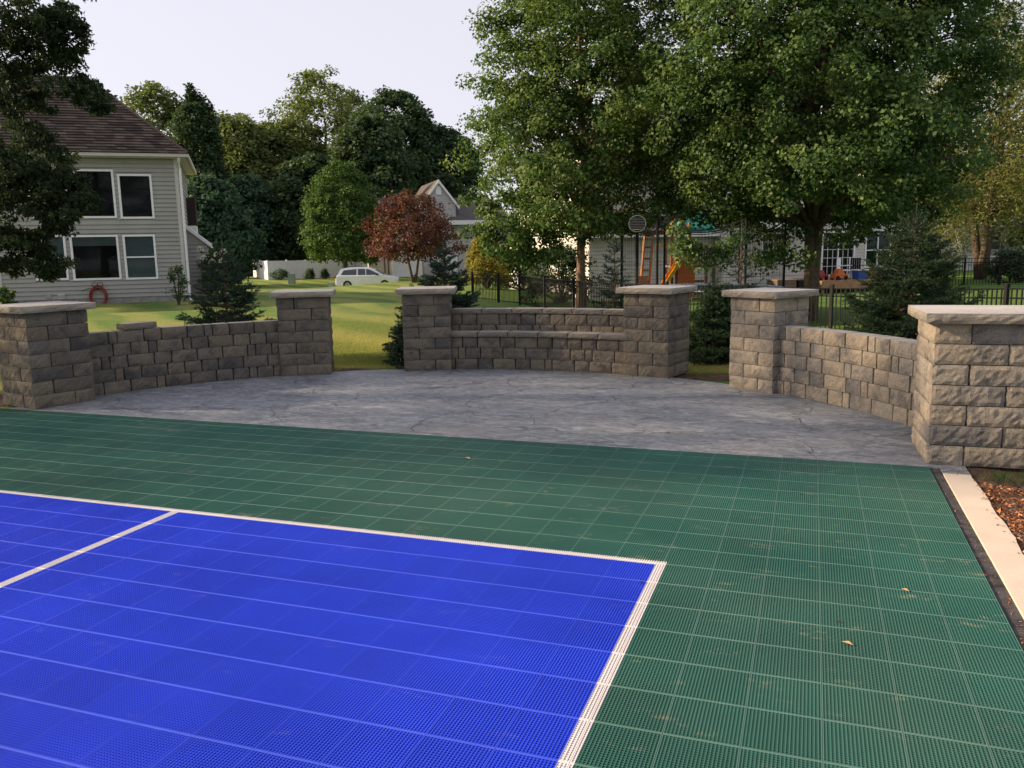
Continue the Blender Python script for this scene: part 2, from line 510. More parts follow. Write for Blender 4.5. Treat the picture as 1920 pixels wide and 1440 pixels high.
# ------------------------------------------------------------------ mesh helpers
class MB:
    def __init__(s):
        s.v = []; s.f = []; s.n = 0; s.r = []

    def add(s, vs, fs, rnd=None):
        vs = [tuple(map(float, q)) for q in vs]
        s.v += vs
        s.f += [tuple(i+s.n for i in f) for f in fs]
        s.n += len(vs)
        s.r += [random.random() if rnd is None else rnd]*len(vs)
        return s

    def box(s, x0, x1, y0, y1, z0, z1, m=None, rnd=None):
        vs = [(x0, y0, z0), (x1, y0, z0), (x1, y1, z0), (x0, y1, z0), (x0, y0, z1), (x1, y0, z1), (x1, y1, z1), (x0, y1, z1)]
        if m is not None:
            vs = [tuple(m @ Vector(q)) for q in vs]
        return s.add(vs, [(0, 3, 2, 1), (4, 5, 6, 7), (0, 1, 5, 4), (1, 2, 6, 5), (2, 3, 7, 6), (3, 0, 4, 7)], rnd)

    def tube(s, pts, rads, n=8, closed=False, rnd=None):
        pts = [Vector(p) for p in pts]
        if not hasattr(rads, '__len__'):
            rads = [rads]*len(pts)
        vs = []; fs = []
        K = len(pts)
        up = Vector((0, 0, 1))
        for i, p in enumerate(pts):
            if closed:
                t = pts[(i+1) % K]-pts[i-1]
            else:
                t = pts[min(i+1, K-1)]-pts[max(i-1, 0)]
            t.normalize()
            ref = up if abs(t.z) < .95 else Vector((1, 0, 0))
            a = t.cross(ref).normalized(); b = t.cross(a)
            for k in range(n):
                th = 2*PI*k/n
                vs.append(p+(a*math.cos(th)+b*math.sin(th))*rads[i])
        for i in range(K if closed else K-1):
            j = (i+1) % K
            for k in range(n):
                fs.append((i*n+k, i*n+(k+1) % n, j*n+(k+1) % n, j*n+k))
        if not closed:
            fs.append(tuple(range(n))[::-1]); fs.append(tuple((K-1)*n+k for k in range(n)))
        return s.add(vs, fs, rnd)

    def mesh(s, name, m, smooth=False):
        me = bpy.data.meshes.new(name)
        me.from_pydata(s.v, [], s.f)
        if m is not None:
            me.materials.append(m)
        a = me.attributes.new('rnd', 'FLOAT', 'POINT')
        a.data.foreach_set('value', np.array(s.r, dtype=np.float32))
        if smooth:
            me.polygons.foreach_set('use_smooth', [True]*len(me.polygons))
        me.update()
        return me

    def build(s, name, m, parent=None, smooth=False, **kw):
        return obj(name, s.mesh(name, m, smooth), parent, **kw)


def obj(name, me, parent=None, loc=None, rz=None, label=None, cat=None, group=None, kind=None):
    o = bpy.data.objects.new(name, me)
    C.objects.link(o)
    if parent is not None:
        o.parent = parent
    if loc is not None:
        o.location = loc
    if rz is not None:
        o.rotation_euler = (0, 0, rz)
    for k, v in (('label', label), ('category', cat), ('group', group), ('kind', kind)):
        if v:
            o[k] = v
    return o


def thing(name, label, cat, loc=(0, 0, 0), rz=0, group=None):
    return obj(name, None, None, loc, rz, label, cat, group)


def npmesh(name, V, Fc, m, rnd=None):
    """V (n,3), Fc (m,k) with one k"""
    me = bpy.data.meshes.new(name)
    V = np.asarray(V, dtype=np.float32); Fc = np.asarray(Fc, dtype=np.int32)
    k = Fc.shape[1]
    me.vertices.add(len(V)); me.vertices.foreach_set('co', V.ravel())
    me.loops.add(Fc.size); me.loops.foreach_set('vertex_index', Fc.ravel())
    me.polygons.add(len(Fc))
    me.polygons.foreach_set('loop_start', np.arange(len(Fc), dtype=np.int32)*k)
    me.polygons.foreach_set('loop_total', np.full(len(Fc), k, dtype=np.int32))
    me.materials.append(m)
    if rnd is not None:
        a = me.attributes.new('rnd', 'FLOAT', 'POINT')
        a.data.foreach_set('value', np.asarray(rnd, dtype=np.float32))
    me.update(calc_edges=True)
    me.validate()
    return me


def unit(v):
    return v/np.maximum(np.linalg.norm(v, axis=1, keepdims=True), 1e-6)


def leaf_arrays(P, size, outward, up=.6, asp=.75, rndbase=None):
    n = len(P)
    nrm = unit(outward*.6+np.array([0, 0, up])+rng.normal(0, .55, (n, 3)))
    d = unit(np.cross(nrm, rng.normal(0, 1, (n, 3))))
    w = np.cross(nrm, d)
    s = (size*rng.uniform(.45, 1.4, n))[:, None]
    tip = P+d*s
    fold = nrm*s*.18
    a = P+d*s*.45+w*s*.5*asp+fold
    b = P+d*s*.45-w*s*.5*asp+fold
    V = np.stack([P, a, tip, b], 1).reshape(-1, 3)
    Fc = np.arange(n*4).reshape(-1, 4)
    r = rng.random(n) if rndbase is None else np.clip(rndbase+rng.normal(0, .2, n), 0, 1)
    return V, Fc, np.repeat(r, 4)


def clump_leaves(CT, CR, per, size, centre, flat=.65, up=.6, asp=.75, droop=0):
    """CT clump centres (n,3), CR radii"""
    n = len(CT)
    idx = np.repeat(np.arange(n), per)
    off = rng.normal(0, 1, (len(idx), 3))
    off = unit(off)*(rng.random((len(idx), 1))**.45)
    off[:, 2] *= flat
    P = CT[idx]+off*CR[idx, None]
    if droop:
        P[:, 2] -= rng.random(len(idx))**1.5*droop*CR[idx]
    outw = unit(off+unit(CT[idx]-centre)*.8)
    tone = np.clip(rng.normal(.5, .17, n), 0, 1)[idx]
    return leaf_arrays(P, size, outw, up, asp, tone)


def limb_path(a, b, wob=.06, n=5, sag=0):
    a = np.array(a, float); b = np.array(b, float)
    L = np.linalg.norm(b-a)
    pts = []
    for i in range(n+1):
        t = i/n
        p = a*(1-t)+b*t
        p = p+rng.normal(0, wob*L*.35, 3)*math.sin(PI*t)
        p[2] += L*.12*math.sin(PI*t)+sag*t
        pts.append(p)
    return pts


def tree(name, label, base, height, radius, profile, nclump, per, leaf, lm, bm='bark', trunk_r=.15, trunk_h=None, clump=.6, group=None, limbs=16, fork=0,
         shell=.45, az_noise=.22, up=.6, asp=.75, droop=0, crown_bottom=.15, lean=(0, 0), cat='tree', extra=None, flat=.65, seed=None, sy=1.0, limb_k=1.0, wob=.06, fork_sp=.3):
    global rng
    if seed is not None:
        rng = np.random.default_rng(seed)
    t = thing(name, label, cat, base, 0, group)
    ph = rng.uniform(0, 2*PI, 6); amp = rng.uniform(.4, 1, 6)
    hs_ = np.array([p[0] for p in profile]); rs_ = np.array([p[1] for p in profile])
    u = rng.random(nclump*6)*(1-crown_bottom)+crown_bottom
    rr = np.interp(u, hs_, rs_)
    keep = rng.random(len(u)) < rr/rs_.max()
    u = u[keep][:nclump]
    rr = np.interp(u, hs_, rs_)*radius
    az = rng.uniform(0, 2*PI, len(u))
    lump = 1+az_noise*(np.sin(az*2+ph[0]+u*7)*amp[0]+np.sin(az*3+ph[1]-u*11)*amp[1]+np.sin(az*5+ph[2]+u*17)*amp[2])*.6
    fr = (shell+(1-shell)*rng.random(len(u)))**.8
    rad_ = rr*lump*fr
    cx = np.cos(az)*rad_+lean[0]*u; cy = np.sin(az)*rad_*sy+lean[1]*u; cz = u*height
    CT = np.stack([cx, cy, cz], 1)
    CR = clump*rng.uniform(.6, 1.35, len(u))*np.clip(.55+.45*rr/radius/.8, .5, 1.1)
    if extra is not None:
        CT = np.vstack([CT, extra[0]]); CR = np.concatenate([CR, extra[1]])
    cen = np.array([lean[0]*.5, lean[1]*.5, height*.45])
    V, Fc, r = clump_leaves(CT, CR, per, leaf, cen, flat, up, asp, droop)
    obj('crown', npmesh('crown', V, Fc, M[lm], r), t)
    mb = MB()
    top = height*.86
    stems = 1+fork
    for s_ in range(stems):
        th = 2*PI*s_/stems+.7
        sp = 0 if stems == 1 else radius*fork_sp
        pts = []
        for i in range(8):
            q = i/7
            pts.append((lean[0]*q+math.cos(th)*sp*q**.8+rng.normal(0, .02)*height*.3*q, lean[1]*q+math.sin(th)*sp*q**.8+rng.normal(0, .02)*height*.3*q, -.15+(top+.15)*q))
        rr_ = [trunk_r*(1.35 if i == 0 else 1-.85*i/7)*(1 if stems == 1 else .8) for i in range(8)]
        mb.tube(pts, rr_, 10)
    order = rng.permutation(len(CT))[:limbs]
    for i in order:
        c = CT[i]
        hz = max(height*crown_bottom*.9, c[2]-np.hypot(c[0], c[1])*.7)
        hz = min(hz, top*.95)
        st = (lean[0]*hz/height, lean[1]*hz/height, hz)
        L = np.linalg.norm(c-np.array(st))
        r0 = trunk_r*(1-.8*hz/top)*.5*limb_k
        pts = limb_path(st, c, wob, n=4)
        mb.tube(pts, [r0*(1-.75*k/4) for k in range(5)], 5)
    mb.build('trunk', M[bm], t, smooth=True)
    return t


P_OVAL = [(0, .35), (.15, .7), (.35, .95), (.5, 1), (.7, .95), (.88, .7), (1, .25)]
P_ROUND = [(0, .4), (.2, .85), (.45, 1), (.7, .85), (.9, .5), (1, .15)]
P_COL = [(0, .7), (.3, 1), (.6, .9), (.85, .6), (1, .1)]
P_CONE = [(0, 1), (.5, .6), (1, .03)]


def spruce(label, px, D, height, radius, needle='needle', dens=1.0, nwhorl=14, leader=.12, seed=1, bare_top=False):
    r_ = np.random.default_rng(seed)
    bx, by, _ = place(px, D, 0)
    t = thing('spruce_tree', label, 'spruce', (bx, by, gz(bx, by)-.03))
    mb = MB()
    mb.tube([(0, 0, -.1), (0, 0, height*.5), (0, 0, height)], [.035*height/2+.01, .018, .004], 7)
    segs = []
    for w in range(nwhorl):
        q = (w+.3)/nwhorl
        z = height*(.05+.90*q)
        nb = int(round((8-3*q)*dens))
        Lb = radius*(1-q)**.85*1.02+.05
        for k in range(nb):
            az = 2*PI*(k+r_.random()*.8)/nb+w*.7
            L = Lb*r_.uniform(.75, 1.18)
            el = -.12+.75*q+r_.normal(0, .10)
            d = np.array([math.cos(az)*math.cos(el), math.sin(az)*math.cos(el), math.sin(el)])
            pts = []
            zz = z+r_.normal(0, .03)
            for i in range(5):
                s_ = i/4
                p = np.array([0, 0, zz])+d*L*s_+np.array([0, 0, -L*.18*math.sin(PI*s_*.8)+L*.10*s_*s_])
                pts.append(p)
            mb.tube(pts, [.009*(1-.7*i/4)*(0.6+L) for i in range(5)], 4)
            for i in range(1, 4):
                segs.append((pts[i], pts[i+1]))
            # side twigs
            nt_ = max(3, int(L/.055*dens))
            for j in range(nt_):
                s_ = .18+.82*(j+r_.random())/nt_
                i = min(3, int(s_*4)); f_ = s_*4-i
                p0 = pts[i]*(1-f_)+pts[i+1]*f_
                side = 1 if j % 2 else -1
                ta = az+side*r_.uniform(.6, 1.1)
                Lt = (L*.42*(1.15-s_)+.07)*r_.uniform(.7, 1.2)
                te = el+r_.normal(-.05, .18)
                td = np.array([math.cos(ta)*math.cos(te), math.sin(ta)*math.cos(te), math.sin(te)])
                p1 = p0+td*Lt
                segs.append((p0, p1))
                if Lt > .13:
                    for s2 in (-1, 1):
                        ta2 = ta+s2*.8
                        pm = p0+td*Lt*.45
                        segs.append((pm, pm+np.array([math.cos(ta2), math.sin(ta2), math.sin(te)])*Lt*.5))
    segs.append((np.array([0, 0, height*.80]), np.array([0, 0, height])))
    A = np.array([s[0] for s in segs]); B = np.array([s[1] for s in segs])
    L = np.linalg.norm(B-A, axis=1)
    cnt = np.maximum(4, (L/.0052*dens).astype(int))
    idx = np.repeat(np.arange(len(segs)), cnt)
    n = len(idx)
    tt = r_.random(n)[:, None]
    P = A[idx]*(1-tt)+B[idx]*tt
    D_ = unit(B-A)[idx]
    rad_ = unit(np.cross(D_, r_.normal(0, 1, (n, 3))))
    nd = unit(rad_*.85+D_*.55+np.array([0, 0, .15]))
    wd = unit(np.cross(nd, r_.normal(0, 1, (n, 3))))*.0048
    ln = r_.uniform(.022, .040, n)[:, None]
    V = np.stack([P-wd, P+wd, P+nd*ln], 1).reshape(-1, 3)
    rn = np.clip(r_.normal(.45, .2, len(segs))[idx]+tt[:, 0]*.25, 0, 1)
    obj('needles', npmesh('needles', V, np.arange(n*3).reshape(-1, 3), M[needle], np.repeat(rn, 3)), t)
    mb.build('trunk', M['barkw'], t)
    return t


def bush(name, label, px, D, w, h, lm, n=60, per=40, leaf=.05, cat='shrub', base=None, clump=.18, sy=.8):
    if base is None:
        x, y, _ = place(px, D, 0)
        base = (x, y, gz(x, y))
    t = thing(name, label, cat, base)
    az = rng.uniform(0, 2*PI, n); el = rng.random(n)**.7
    rr = w/2*np.sqrt(np.clip(1-(el*.9)**2, .05, 1))*rng.uniform(.4, .95, n)
    CT = np.stack([np.cos(az)*rr, np.sin(az)*rr*sy, el*h*.85+h*.08], 1)
    V, Fc, r = clump_leaves(CT, clump*rng.uniform(.7, 1.3, n), per, leaf, np.array([0, 0, h*.3]), .8)
    obj('foliage', npmesh('foliage', V, Fc, M[lm], r), t)
    mb = MB()
    for i in range(8):
        c = CT[rng.integers(n)]
        mb.tube([(0, 0, -.05), tuple(c*.5), tuple(c)], [.02*h+.004, .012*h+.003, .004], 5)
    mb.build('stems', M['bark'], t)
    return t


# ------------------------------------------------------------------ terrain
def sgrid(a, b, n, c, k):
    u = np.linspace(-1, 1, n)
    s = np.sinh(u*k)/math.sinh(k)
    return np.where(s < 0, c+s*(c-a), c+s*(b-c))


gx = sgrid(-600, 700, 260, -4, 5.2); gy = sgrid(-60, 900, 260, 14, 4.4)
X, Y = np.meshgrid(gx, gy)
Zt = terr(X, Y)
# sink below court / patio slabs
inside = ((X-(-3.35))**2+(Y-5.71)**2 < 4.75**2) | ((Y < 6.5) & (X < 1.1) & (X > -14.2))
Zt = np.where(inside, -.12, Zt-.015)
Zt[np.hypot(X, Y) > 300] = -1.0
nx, ny = len(gx), len(gy)
V = np.stack([X.ravel(), Y.ravel(), Zt.ravel()], 1)
ii = np.arange(nx*ny).reshape(ny, nx)
Fc = np.stack([ii[:-1, :-1].ravel(), ii[:-1, 1:].ravel(), ii[1:, 1:].ravel(), ii[1:, :-1].ravel()], 1)
g = obj('lawn', npmesh('lawn', V, Fc, M['lawn']), kind='structure')
for p in g.data.polygons:
    p.use_smooth = True

# patio: stamped concrete fan between the court and the circle of walls
CX, CY, CR_ = -3.35, 5.71, 4.80
mb = MB()
ring = []
a0 = math.asin((6.452-CY)/CR_)
for i in range(97):
    a = a0+(PI-2*a0)*i/96
    ring.append((CX+CR_*math.cos(a), CY+CR_*math.sin(a)))
ring = [(.907, 6.452), (.907, 6.285), (1.079, 6.285), (1.079, 6.56)]+[q for q in ring if q[1] > 6.6]+[(-8.1, 6.452)]
n = len(ring)
mb.add([(x, y, 0) for x, y in ring]+[(x, y, -.1) for x, y in ring], [tuple(range(n))]+[(i, i+n, (i+1) % n+n, (i+1) % n) for i in range(n)])
patio = mb.build('patio', M['patio'], kind='structure')

# court: underlay slab + snap-together tiles
court = MB().box(-14, .905, -2, 6.45, -.09, -.018).build('court', M['slab'], kind='structure')
TS = .25


def tile_mb(w=TS, d=TS):
    q = MB()
    g_ = .0008; e = .0052
    zt = 0.0; zb = -.014
    ey = .0060
    q.box(g_, w-g_, g_, ey, zb, zt); q.box(g_, w-g_, d-e, d-g_, zb, zt)
    e2 = .0044
    q.box(g_, e2, ey, d-e, zb, zt); q.box(w-e2, w-g_, ey, d-e, zb, zt)
    n = 20
    for i in range(1, n):
        x = w*i/n
        q.box(x-.0020, x+.0020, e, d-e, -.008, zt)
    m_ = int(round(d/.0125))
    for i in range(1, m_):
        y = d*i/m_
        q.box(e, w-e, y-.0034, y+.0034, zb+.002, -.0018)
    # drop bottoms
    return q


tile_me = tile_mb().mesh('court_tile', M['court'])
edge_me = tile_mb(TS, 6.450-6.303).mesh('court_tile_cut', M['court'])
cells = []
for j in range(-10, 10):
    y0 = 4.053+TS*j
    if y0 < 1.3:
        continue
    for i in range(-37, 3):
        x0 = .086+TS*i
        d = min(TS, 6.45-y0)
        # in view?
        cx, cy = x0+.125, y0+d/2
        v = R.T @ np.array([cx, cy, -H])
        if v[2] < .3:
            continue
        px, py = 960+F*v[0]/v[2], 720+F*v[1]/v[2]
        if px < -160 or px > 2080 or py > 1640:
            continue
        cells.append((math.hypot(cx, cy), x0, y0, d))
cells.sort()
vis = [c for c in cells]
far = MB(); base_v = tile_mb(); base_e = tile_mb(TS, 6.450-6.303)
cnt = 0
for dist, x0, y0, d in vis:
    v = R.T @ np.array([x0+.125, y0+.125, -H])
    px, py = 960+F*v[0]/v[2], 720+F*v[1]/v[2]
    inv_ = 0 <= px <= 1920 and py <= 1440
    if cnt < 290 and inv_:
        cnt += 1
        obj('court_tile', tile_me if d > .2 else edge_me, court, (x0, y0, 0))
    else:
        b_ = base_v if d > .2 else base_e
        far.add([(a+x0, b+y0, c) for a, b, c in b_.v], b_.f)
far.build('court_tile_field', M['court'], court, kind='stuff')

# concrete kerb strip with a black edging gap
mb = MB()
ys = np.linspace(6.279, -1, 90)
L_ = [( .906, y) for y in ys]; Rr = [(1.078+.006*math.sin(y*9)+random.uniform(-.004, .006), y) for y in ys]
k = len(ys)
vs = [(x, y, .004) for x, y in L_]+[(x, y, .004) for x, y in Rr]+[(x, y, -.1) for x, y in L_]+[(x+.004, y, -.1) for x, y in Rr]
fs = []
for i in range(k-1):
    fs += [(i, k+i, k+i+1, i+1), (k+i, 3*k+i, 3*k+i+1, k+i+1), (i+1, 2*k+i+1, 2*k+i, i)]
mb.add(vs, fs)
mb.build('kerb_strip', M['kerb'], kind='structure')
MB().box(.843, .9055, -2, 6.452, -.0175, -.009).build('court_edging', M['gap'], kind='structure')

# mulch bed right of the strip
mb = MB()
nxm, nym = 50, 60
vs = []
for j in range(nym):
    for i in range(nxm):
        x = 1.085+(i/(nxm-1))*3.4; y = -1+(j/(nym-1))*9.4
        z = -.012+.02*math.sin(x*3+y*2)*min(1, (x-1.085)*3)+random.uniform(0, .012)*min(1, (x-1.085)*8)
        vs.append((x, y, z))
fs = [(j*nxm+i, j*nxm+i+1, (j+1)*nxm+i+1, (j+1)*nxm+i) for j in range(nym-1) for i in range(nxm-1)]
mb.add(vs, fs)
mb.build('mulch_bed', M['soil'], kind='structure')
n = 9000
P = np.stack([1.085+rng.random(n)**1.1*1.5, rng.uniform(2.6, 6.02, n), rng.uniform(0, .02, n)], 1)
P[:, 0] += .0
V, Fc, r = leaf_arrays(P, .027, np.zeros((n, 3)), 1.4, .5)
nb_ = 150
P2 = np.stack([.845+rng.random(nb_)*.055, rng.uniform(2.6, 6.3, nb_), np.full(nb_, -.007)], 1)
V2_, F2_, r2_ = leaf_arrays(P2, .016, np.zeros((nb_, 3)), 2.5, .35)
nk_ = 60
P3 = np.stack([1.0+rng.random(nk_)**.4*.085, rng.uniform(2.6, 6.2, nk_), np.full(nk_, .006)], 1)
V3_, F3_, r3_ = leaf_arrays(P3, .018, np.zeros((nk_, 3)), 2.5, .4)
V = np.vstack([V, V2_, V3_]); Fc = np.arange(len(V)).reshape(-1, 4); r = np.concatenate([r, r2_, r3_])
obj('mulch_chips', npmesh('mulch_chips', V, Fc, M['mulch'], r), kind='stuff', label='orange brown wood chips in the bed beside the concrete kerb strip')
# soil patches at the patio edge
for nm, (cx, cy, rx, ry) in (('soil_patch', (-1.05, 10.75, .75, .55)), ('soil_patch', (-5.95, 9.95, .45, .22)), ('soil_patch', (-8.75, 6.9, .6, .5))):
    mb = MB()
    vs = [(cx, cy, .012+max(gz(cx, cy), -.02))]
    for i in range(28):
        a = 2*PI*i/28
        q = random.uniform(.8, 1.1)
        x, y = cx+rx*math.cos(a)*q, cy+ry*math.sin(a)*q
        vs.append((x, y, gz(x, y)-.011))
    mb.add(vs, [(0, i+1, (i+1) % 28+1) for i in range(28)])
    mb.build(nm, M['soil'], kind='structure')


# ------------------------------------------------------------------ blocks
def block_mesh(L, Hh, Dp, seed, res=.035, amp=.006, faces=(1, 1, 1, 1)):
    """block centred in x,y, base z=0; rock-faced on the four sides where faces[] is set (-y,+x,+y,-x)"""
    r_ = random.Random(seed)
    nx_ = max(3, int(round(L/res))); ny_ = max(3, int(round(Dp/res))); nz_ = max(3, int(round(Hh/res)))
    bm = bmesh.new()
    grid = {}

    def vert(i, j, k_):
        key = (i, j, k_)
        if key in grid:
            return grid[key]
        x = -L/2+L*i/nx_; y = -Dp/2+Dp*j/ny_; z = Hh*k_/nz_
        # distance to nearest top/bottom edges and the vertical edges
        ez = min(k_, nz_-k_)/nz_*2
        onx = i in (0, nx_); ony = j in (0, ny_)
        jag = r_.uniform(-1, 1)
        if ony and faces[0 if j == 0 else 2]:
            ex = min(i, nx_-i)
            b_ = min(1, min(ex, min(k_, nz_-k_))*.9)
            y += (-1 if j == 0 else 1)*(amp*b_*(1+jag*.8)-(0 if b_ else .003+.002*jag))
        if onx and faces[1 if i == nx_ else 3]:
            ex = min(j, ny_-j)
            b_ = min(1, min(ex, min(k_, nz_-k_))*.9)
            x += (1 if i == nx_ else -1)*(amp*b_*(1+jag*.8)-(0 if b_ else .003+.002*jag))
        if k_ in (0, nz_):
            x += r_.uniform(-.0015, .0015); z += (-1 if k_ else 1)*.0016
        v_ = bm.verts.new((x, y, z))
        grid[key] = v_
        return v_
    for i in range(nx_):
        for k_ in range(nz_):
            bm.faces.new((vert(i, 0, k_), vert(i+1, 0, k_), vert(i+1, 0, k_+1), vert(i, 0, k_+1)))
            bm.faces.new((vert(i+1, ny_, k_), vert(i, ny_, k_), vert(i, ny_, k_+1), vert(i+1, ny_, k_+1)))
    for j in range(ny_):
        for k_ in range(nz_):
            bm.faces.new((vert(nx_, j, k_), vert(nx_, j+1, k_), vert(nx_, j+1, k_+1), vert(nx_, j, k_+1)))
            bm.faces.new((vert(0, j+1, k_), vert(0, j, k_), vert(0, j, k_+1), vert(0, j+1, k_+1)))
    top = [vert(i, 0, nz_) for i in range(nx_+1)]+[vert(nx_, j, nz_) for j in range(1, ny_+1)]+[vert(i, ny_, nz_) for i in range(nx_-1, -1, -1)]+[vert(0, j, nz_) for j in range(ny_-1, 0, -1)]
    bm.faces.new(top)
    bot = [vert(i, 0, 0) for i in range(nx_+1)]+[vert(nx_, j, 0) for j in range(1, ny_+1)]+[vert(i, ny_, 0) for i in range(nx_-1, -1, -1)]+[vert(0, j, 0) for j in range(ny_-1, 0, -1)]
    bm.faces.new(bot[::-1])
    bm.normal_update()
    me = bpy.data.meshes.new('block')
    bm.to_mesh(me); bm.free()
    me.materials.append(M['block'])
    return me


_bc = {}
BM = ['block']


def block_var(L, Hh, Dp, nvar=4, **kw):
    key = (round(L, 3), round(Hh, 3), round(Dp, 3), BM[0], tuple(sorted(kw.items())))
    if key not in _bc:
        _bc[key] = [block_mesh(L-.010, Hh-.003, Dp-.004, int(L*991+Hh*77+Dp*313)+i*7, **kw) for i in range(nvar)]
        for q_ in _bc[key]:
            q_.materials.clear(); q_.materials.append(M[BM[0]])
    return random.choice(_bc[key])


CH = .1465


def cap_mesh(w, d, t=.072, res=.05, amp=.008, name='cap'):
    me = block_mesh(w, t, d, int(w*1000)+int(d*77), res, amp)
    me.name = name
    me.materials.clear(); me.materials.append(M['cap'])
    return me


def pillar(label, cx, cy, ang, size, flip=0, res=.035, cap_over=.07):
    t = thing('stone_pillar', label, 'pillar', (cx, cy, 0), rad(ang), 'capped block pillars round the patio')
    long_ = size*2/3; short = size/3
    for c in range(7):
        for k in range(4):
            # pinwheel: each side has one long and the next one's end
            a = k*PI/2
            s = 1 if (c+flip) % 2 else -1
            lx = s*(size-long_)/2; ly = -(size-short)/2
            x = lx*math.cos(a)-ly*math.sin(a); y = lx*math.sin(a)+ly*math.cos(a)
            j = random.uniform(-.003, .003)
            o = obj('block', block_var(long_, CH, short, 5, res=res), t, (x+j, y+random.uniform(-.003, .003), c*CH), a+(PI if random.random() < .5 else 0))
    # core so no light shows through
    q = size/2-short
    MB().box(-q, q, -q, q, 0, 7*CH-.01).build('core', M['conc'], t)
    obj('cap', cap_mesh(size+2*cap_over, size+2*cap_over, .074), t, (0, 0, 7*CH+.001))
    return t


pillar('stone pillar at far left of patio, next to the green court edge', -7.98, 6.873, -14, .68)
pillar('stone pillar just left of the lawn opening, ending the left curved wall', -6.395, 9.58, 29, .66, 1)
pillar('stone pillar at the left end of the built-in stone bench', -4.943, 10.343, 21.3, .64)
pillar('stone pillar at the right end of the built-in stone bench', -1.826, 10.452, -16.6, .62, 1)
BM[0] = 'block_pale'
pillar('stone pillar at the far end of the right curved wall, beside the dark shrub gap', -.437, 9.67, -35.2, .60)
pillar('largest nearest stone pillar at right, where court corner meets the kerb strip', 1.17, 6.90, 2.5, .72, 1, res=.028)


def arc_courses(parent, cr, a_from, a_to, z0, ncourse, thick, rows_seed=3, lens=(.10, .205, .31), courseh=CH, part='block', msh=None, outlens=None):
    r_ = random.Random(rows_seed)
    tot = rad(abs(a_from-a_to))*cr
    for c in range(ncourse):
        pos = 0.0
        last = None
        first = True
        while pos < tot-.001:
            L = r_.choices(lens, (.2, .45, .45))[0]
            if first and c % 2:
                L = lens[1]*.7
            if last == lens[0] and L == lens[0]:
                L = lens[1]
            first = False; last = L
            if tot-pos-L < .07:
                L = tot-pos
            mid = rad(a_from)+(-1 if a_to < a_from else 1)*(pos+L/2)/cr
            rr = cr+thick/2+r_.uniform(-.004, .004)
            x, y = CX+rr*math.cos(mid), CY+rr*math.sin(mid)
            me = (msh or block_var)(round(L, 2) if part == 'block' else L, courseh, thick)
            o = obj(part, me, parent, (x, y, z0+c*courseh), mid-PI/2)
            if abs(L-round(L, 2)) > 1e-4 and part == 'block':
                o.scale = (L/round(L, 2), 1, 1)
            pos += L


BM[0] = 'block'
lw = thing('retaining_wall', 'low curved block wall on the left of the patio with a loose block on top', 'wall')
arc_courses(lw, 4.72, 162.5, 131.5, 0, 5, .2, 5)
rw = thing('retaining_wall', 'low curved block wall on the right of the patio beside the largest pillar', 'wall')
BM[0] = 'block_pale'
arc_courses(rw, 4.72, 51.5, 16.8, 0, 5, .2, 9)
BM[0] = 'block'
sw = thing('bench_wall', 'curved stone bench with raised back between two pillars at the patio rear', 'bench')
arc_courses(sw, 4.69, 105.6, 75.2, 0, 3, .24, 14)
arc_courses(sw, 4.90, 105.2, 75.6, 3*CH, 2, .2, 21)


def slab(L, h, th):
    return cap_mesh(L-.004, th, h-.002, .05, .006, 'slab')


def arc_slabs(parent, cr, a_from, a_to, z0, L0, h, th, part):
    tot = rad(a_from-a_to)*cr
    n_ = max(1, round(tot/L0)); L = tot/n_
    me = cap_mesh(L-.008, th, h, .05, .005, part)
    me.materials.clear(); me.materials.append(M['slabstone'])
    for i in range(n_):
        mid = rad(a_from)-(i+.5)*L/cr
        rr = cr+th/2
        obj(part, me, parent, (CX+rr*math.cos(mid), CY+rr*math.sin(mid), z0+random.uniform(0, .003)), mid-PI/2)


arc_slabs(sw, 4.655, 105.6, 75.0, 3*CH+.001, .42, .066, .26, 'seat_slab')
arc_slabs(sw, 4.885, 105.2, 75.6, 5*CH+.001, .40, .066, .24, 'coping_slab')
# wall mortar-dark backing so gaps read dark
a = math.atan2(8.38-CY, -7.28-CX)
ax_, ay_, _ = pix(243, 620, 10.4)
ang_ = math.radians(153)
lbx, lby = CX+4.83*math.cos(ang_), CY+4.83*math.sin(ang_)
lbm = cap_mesh(.40, .22, .075, .04, .006, 'loose_block')
lbm.materials.clear(); lbm.materials.append(M['slabstone'])
obj('loose_block', lbm, None, (lbx, lby, 5*CH+.002), ang_-PI/2+.12, 'single loose grey capping block lying on top of the left curved wall', 'block')


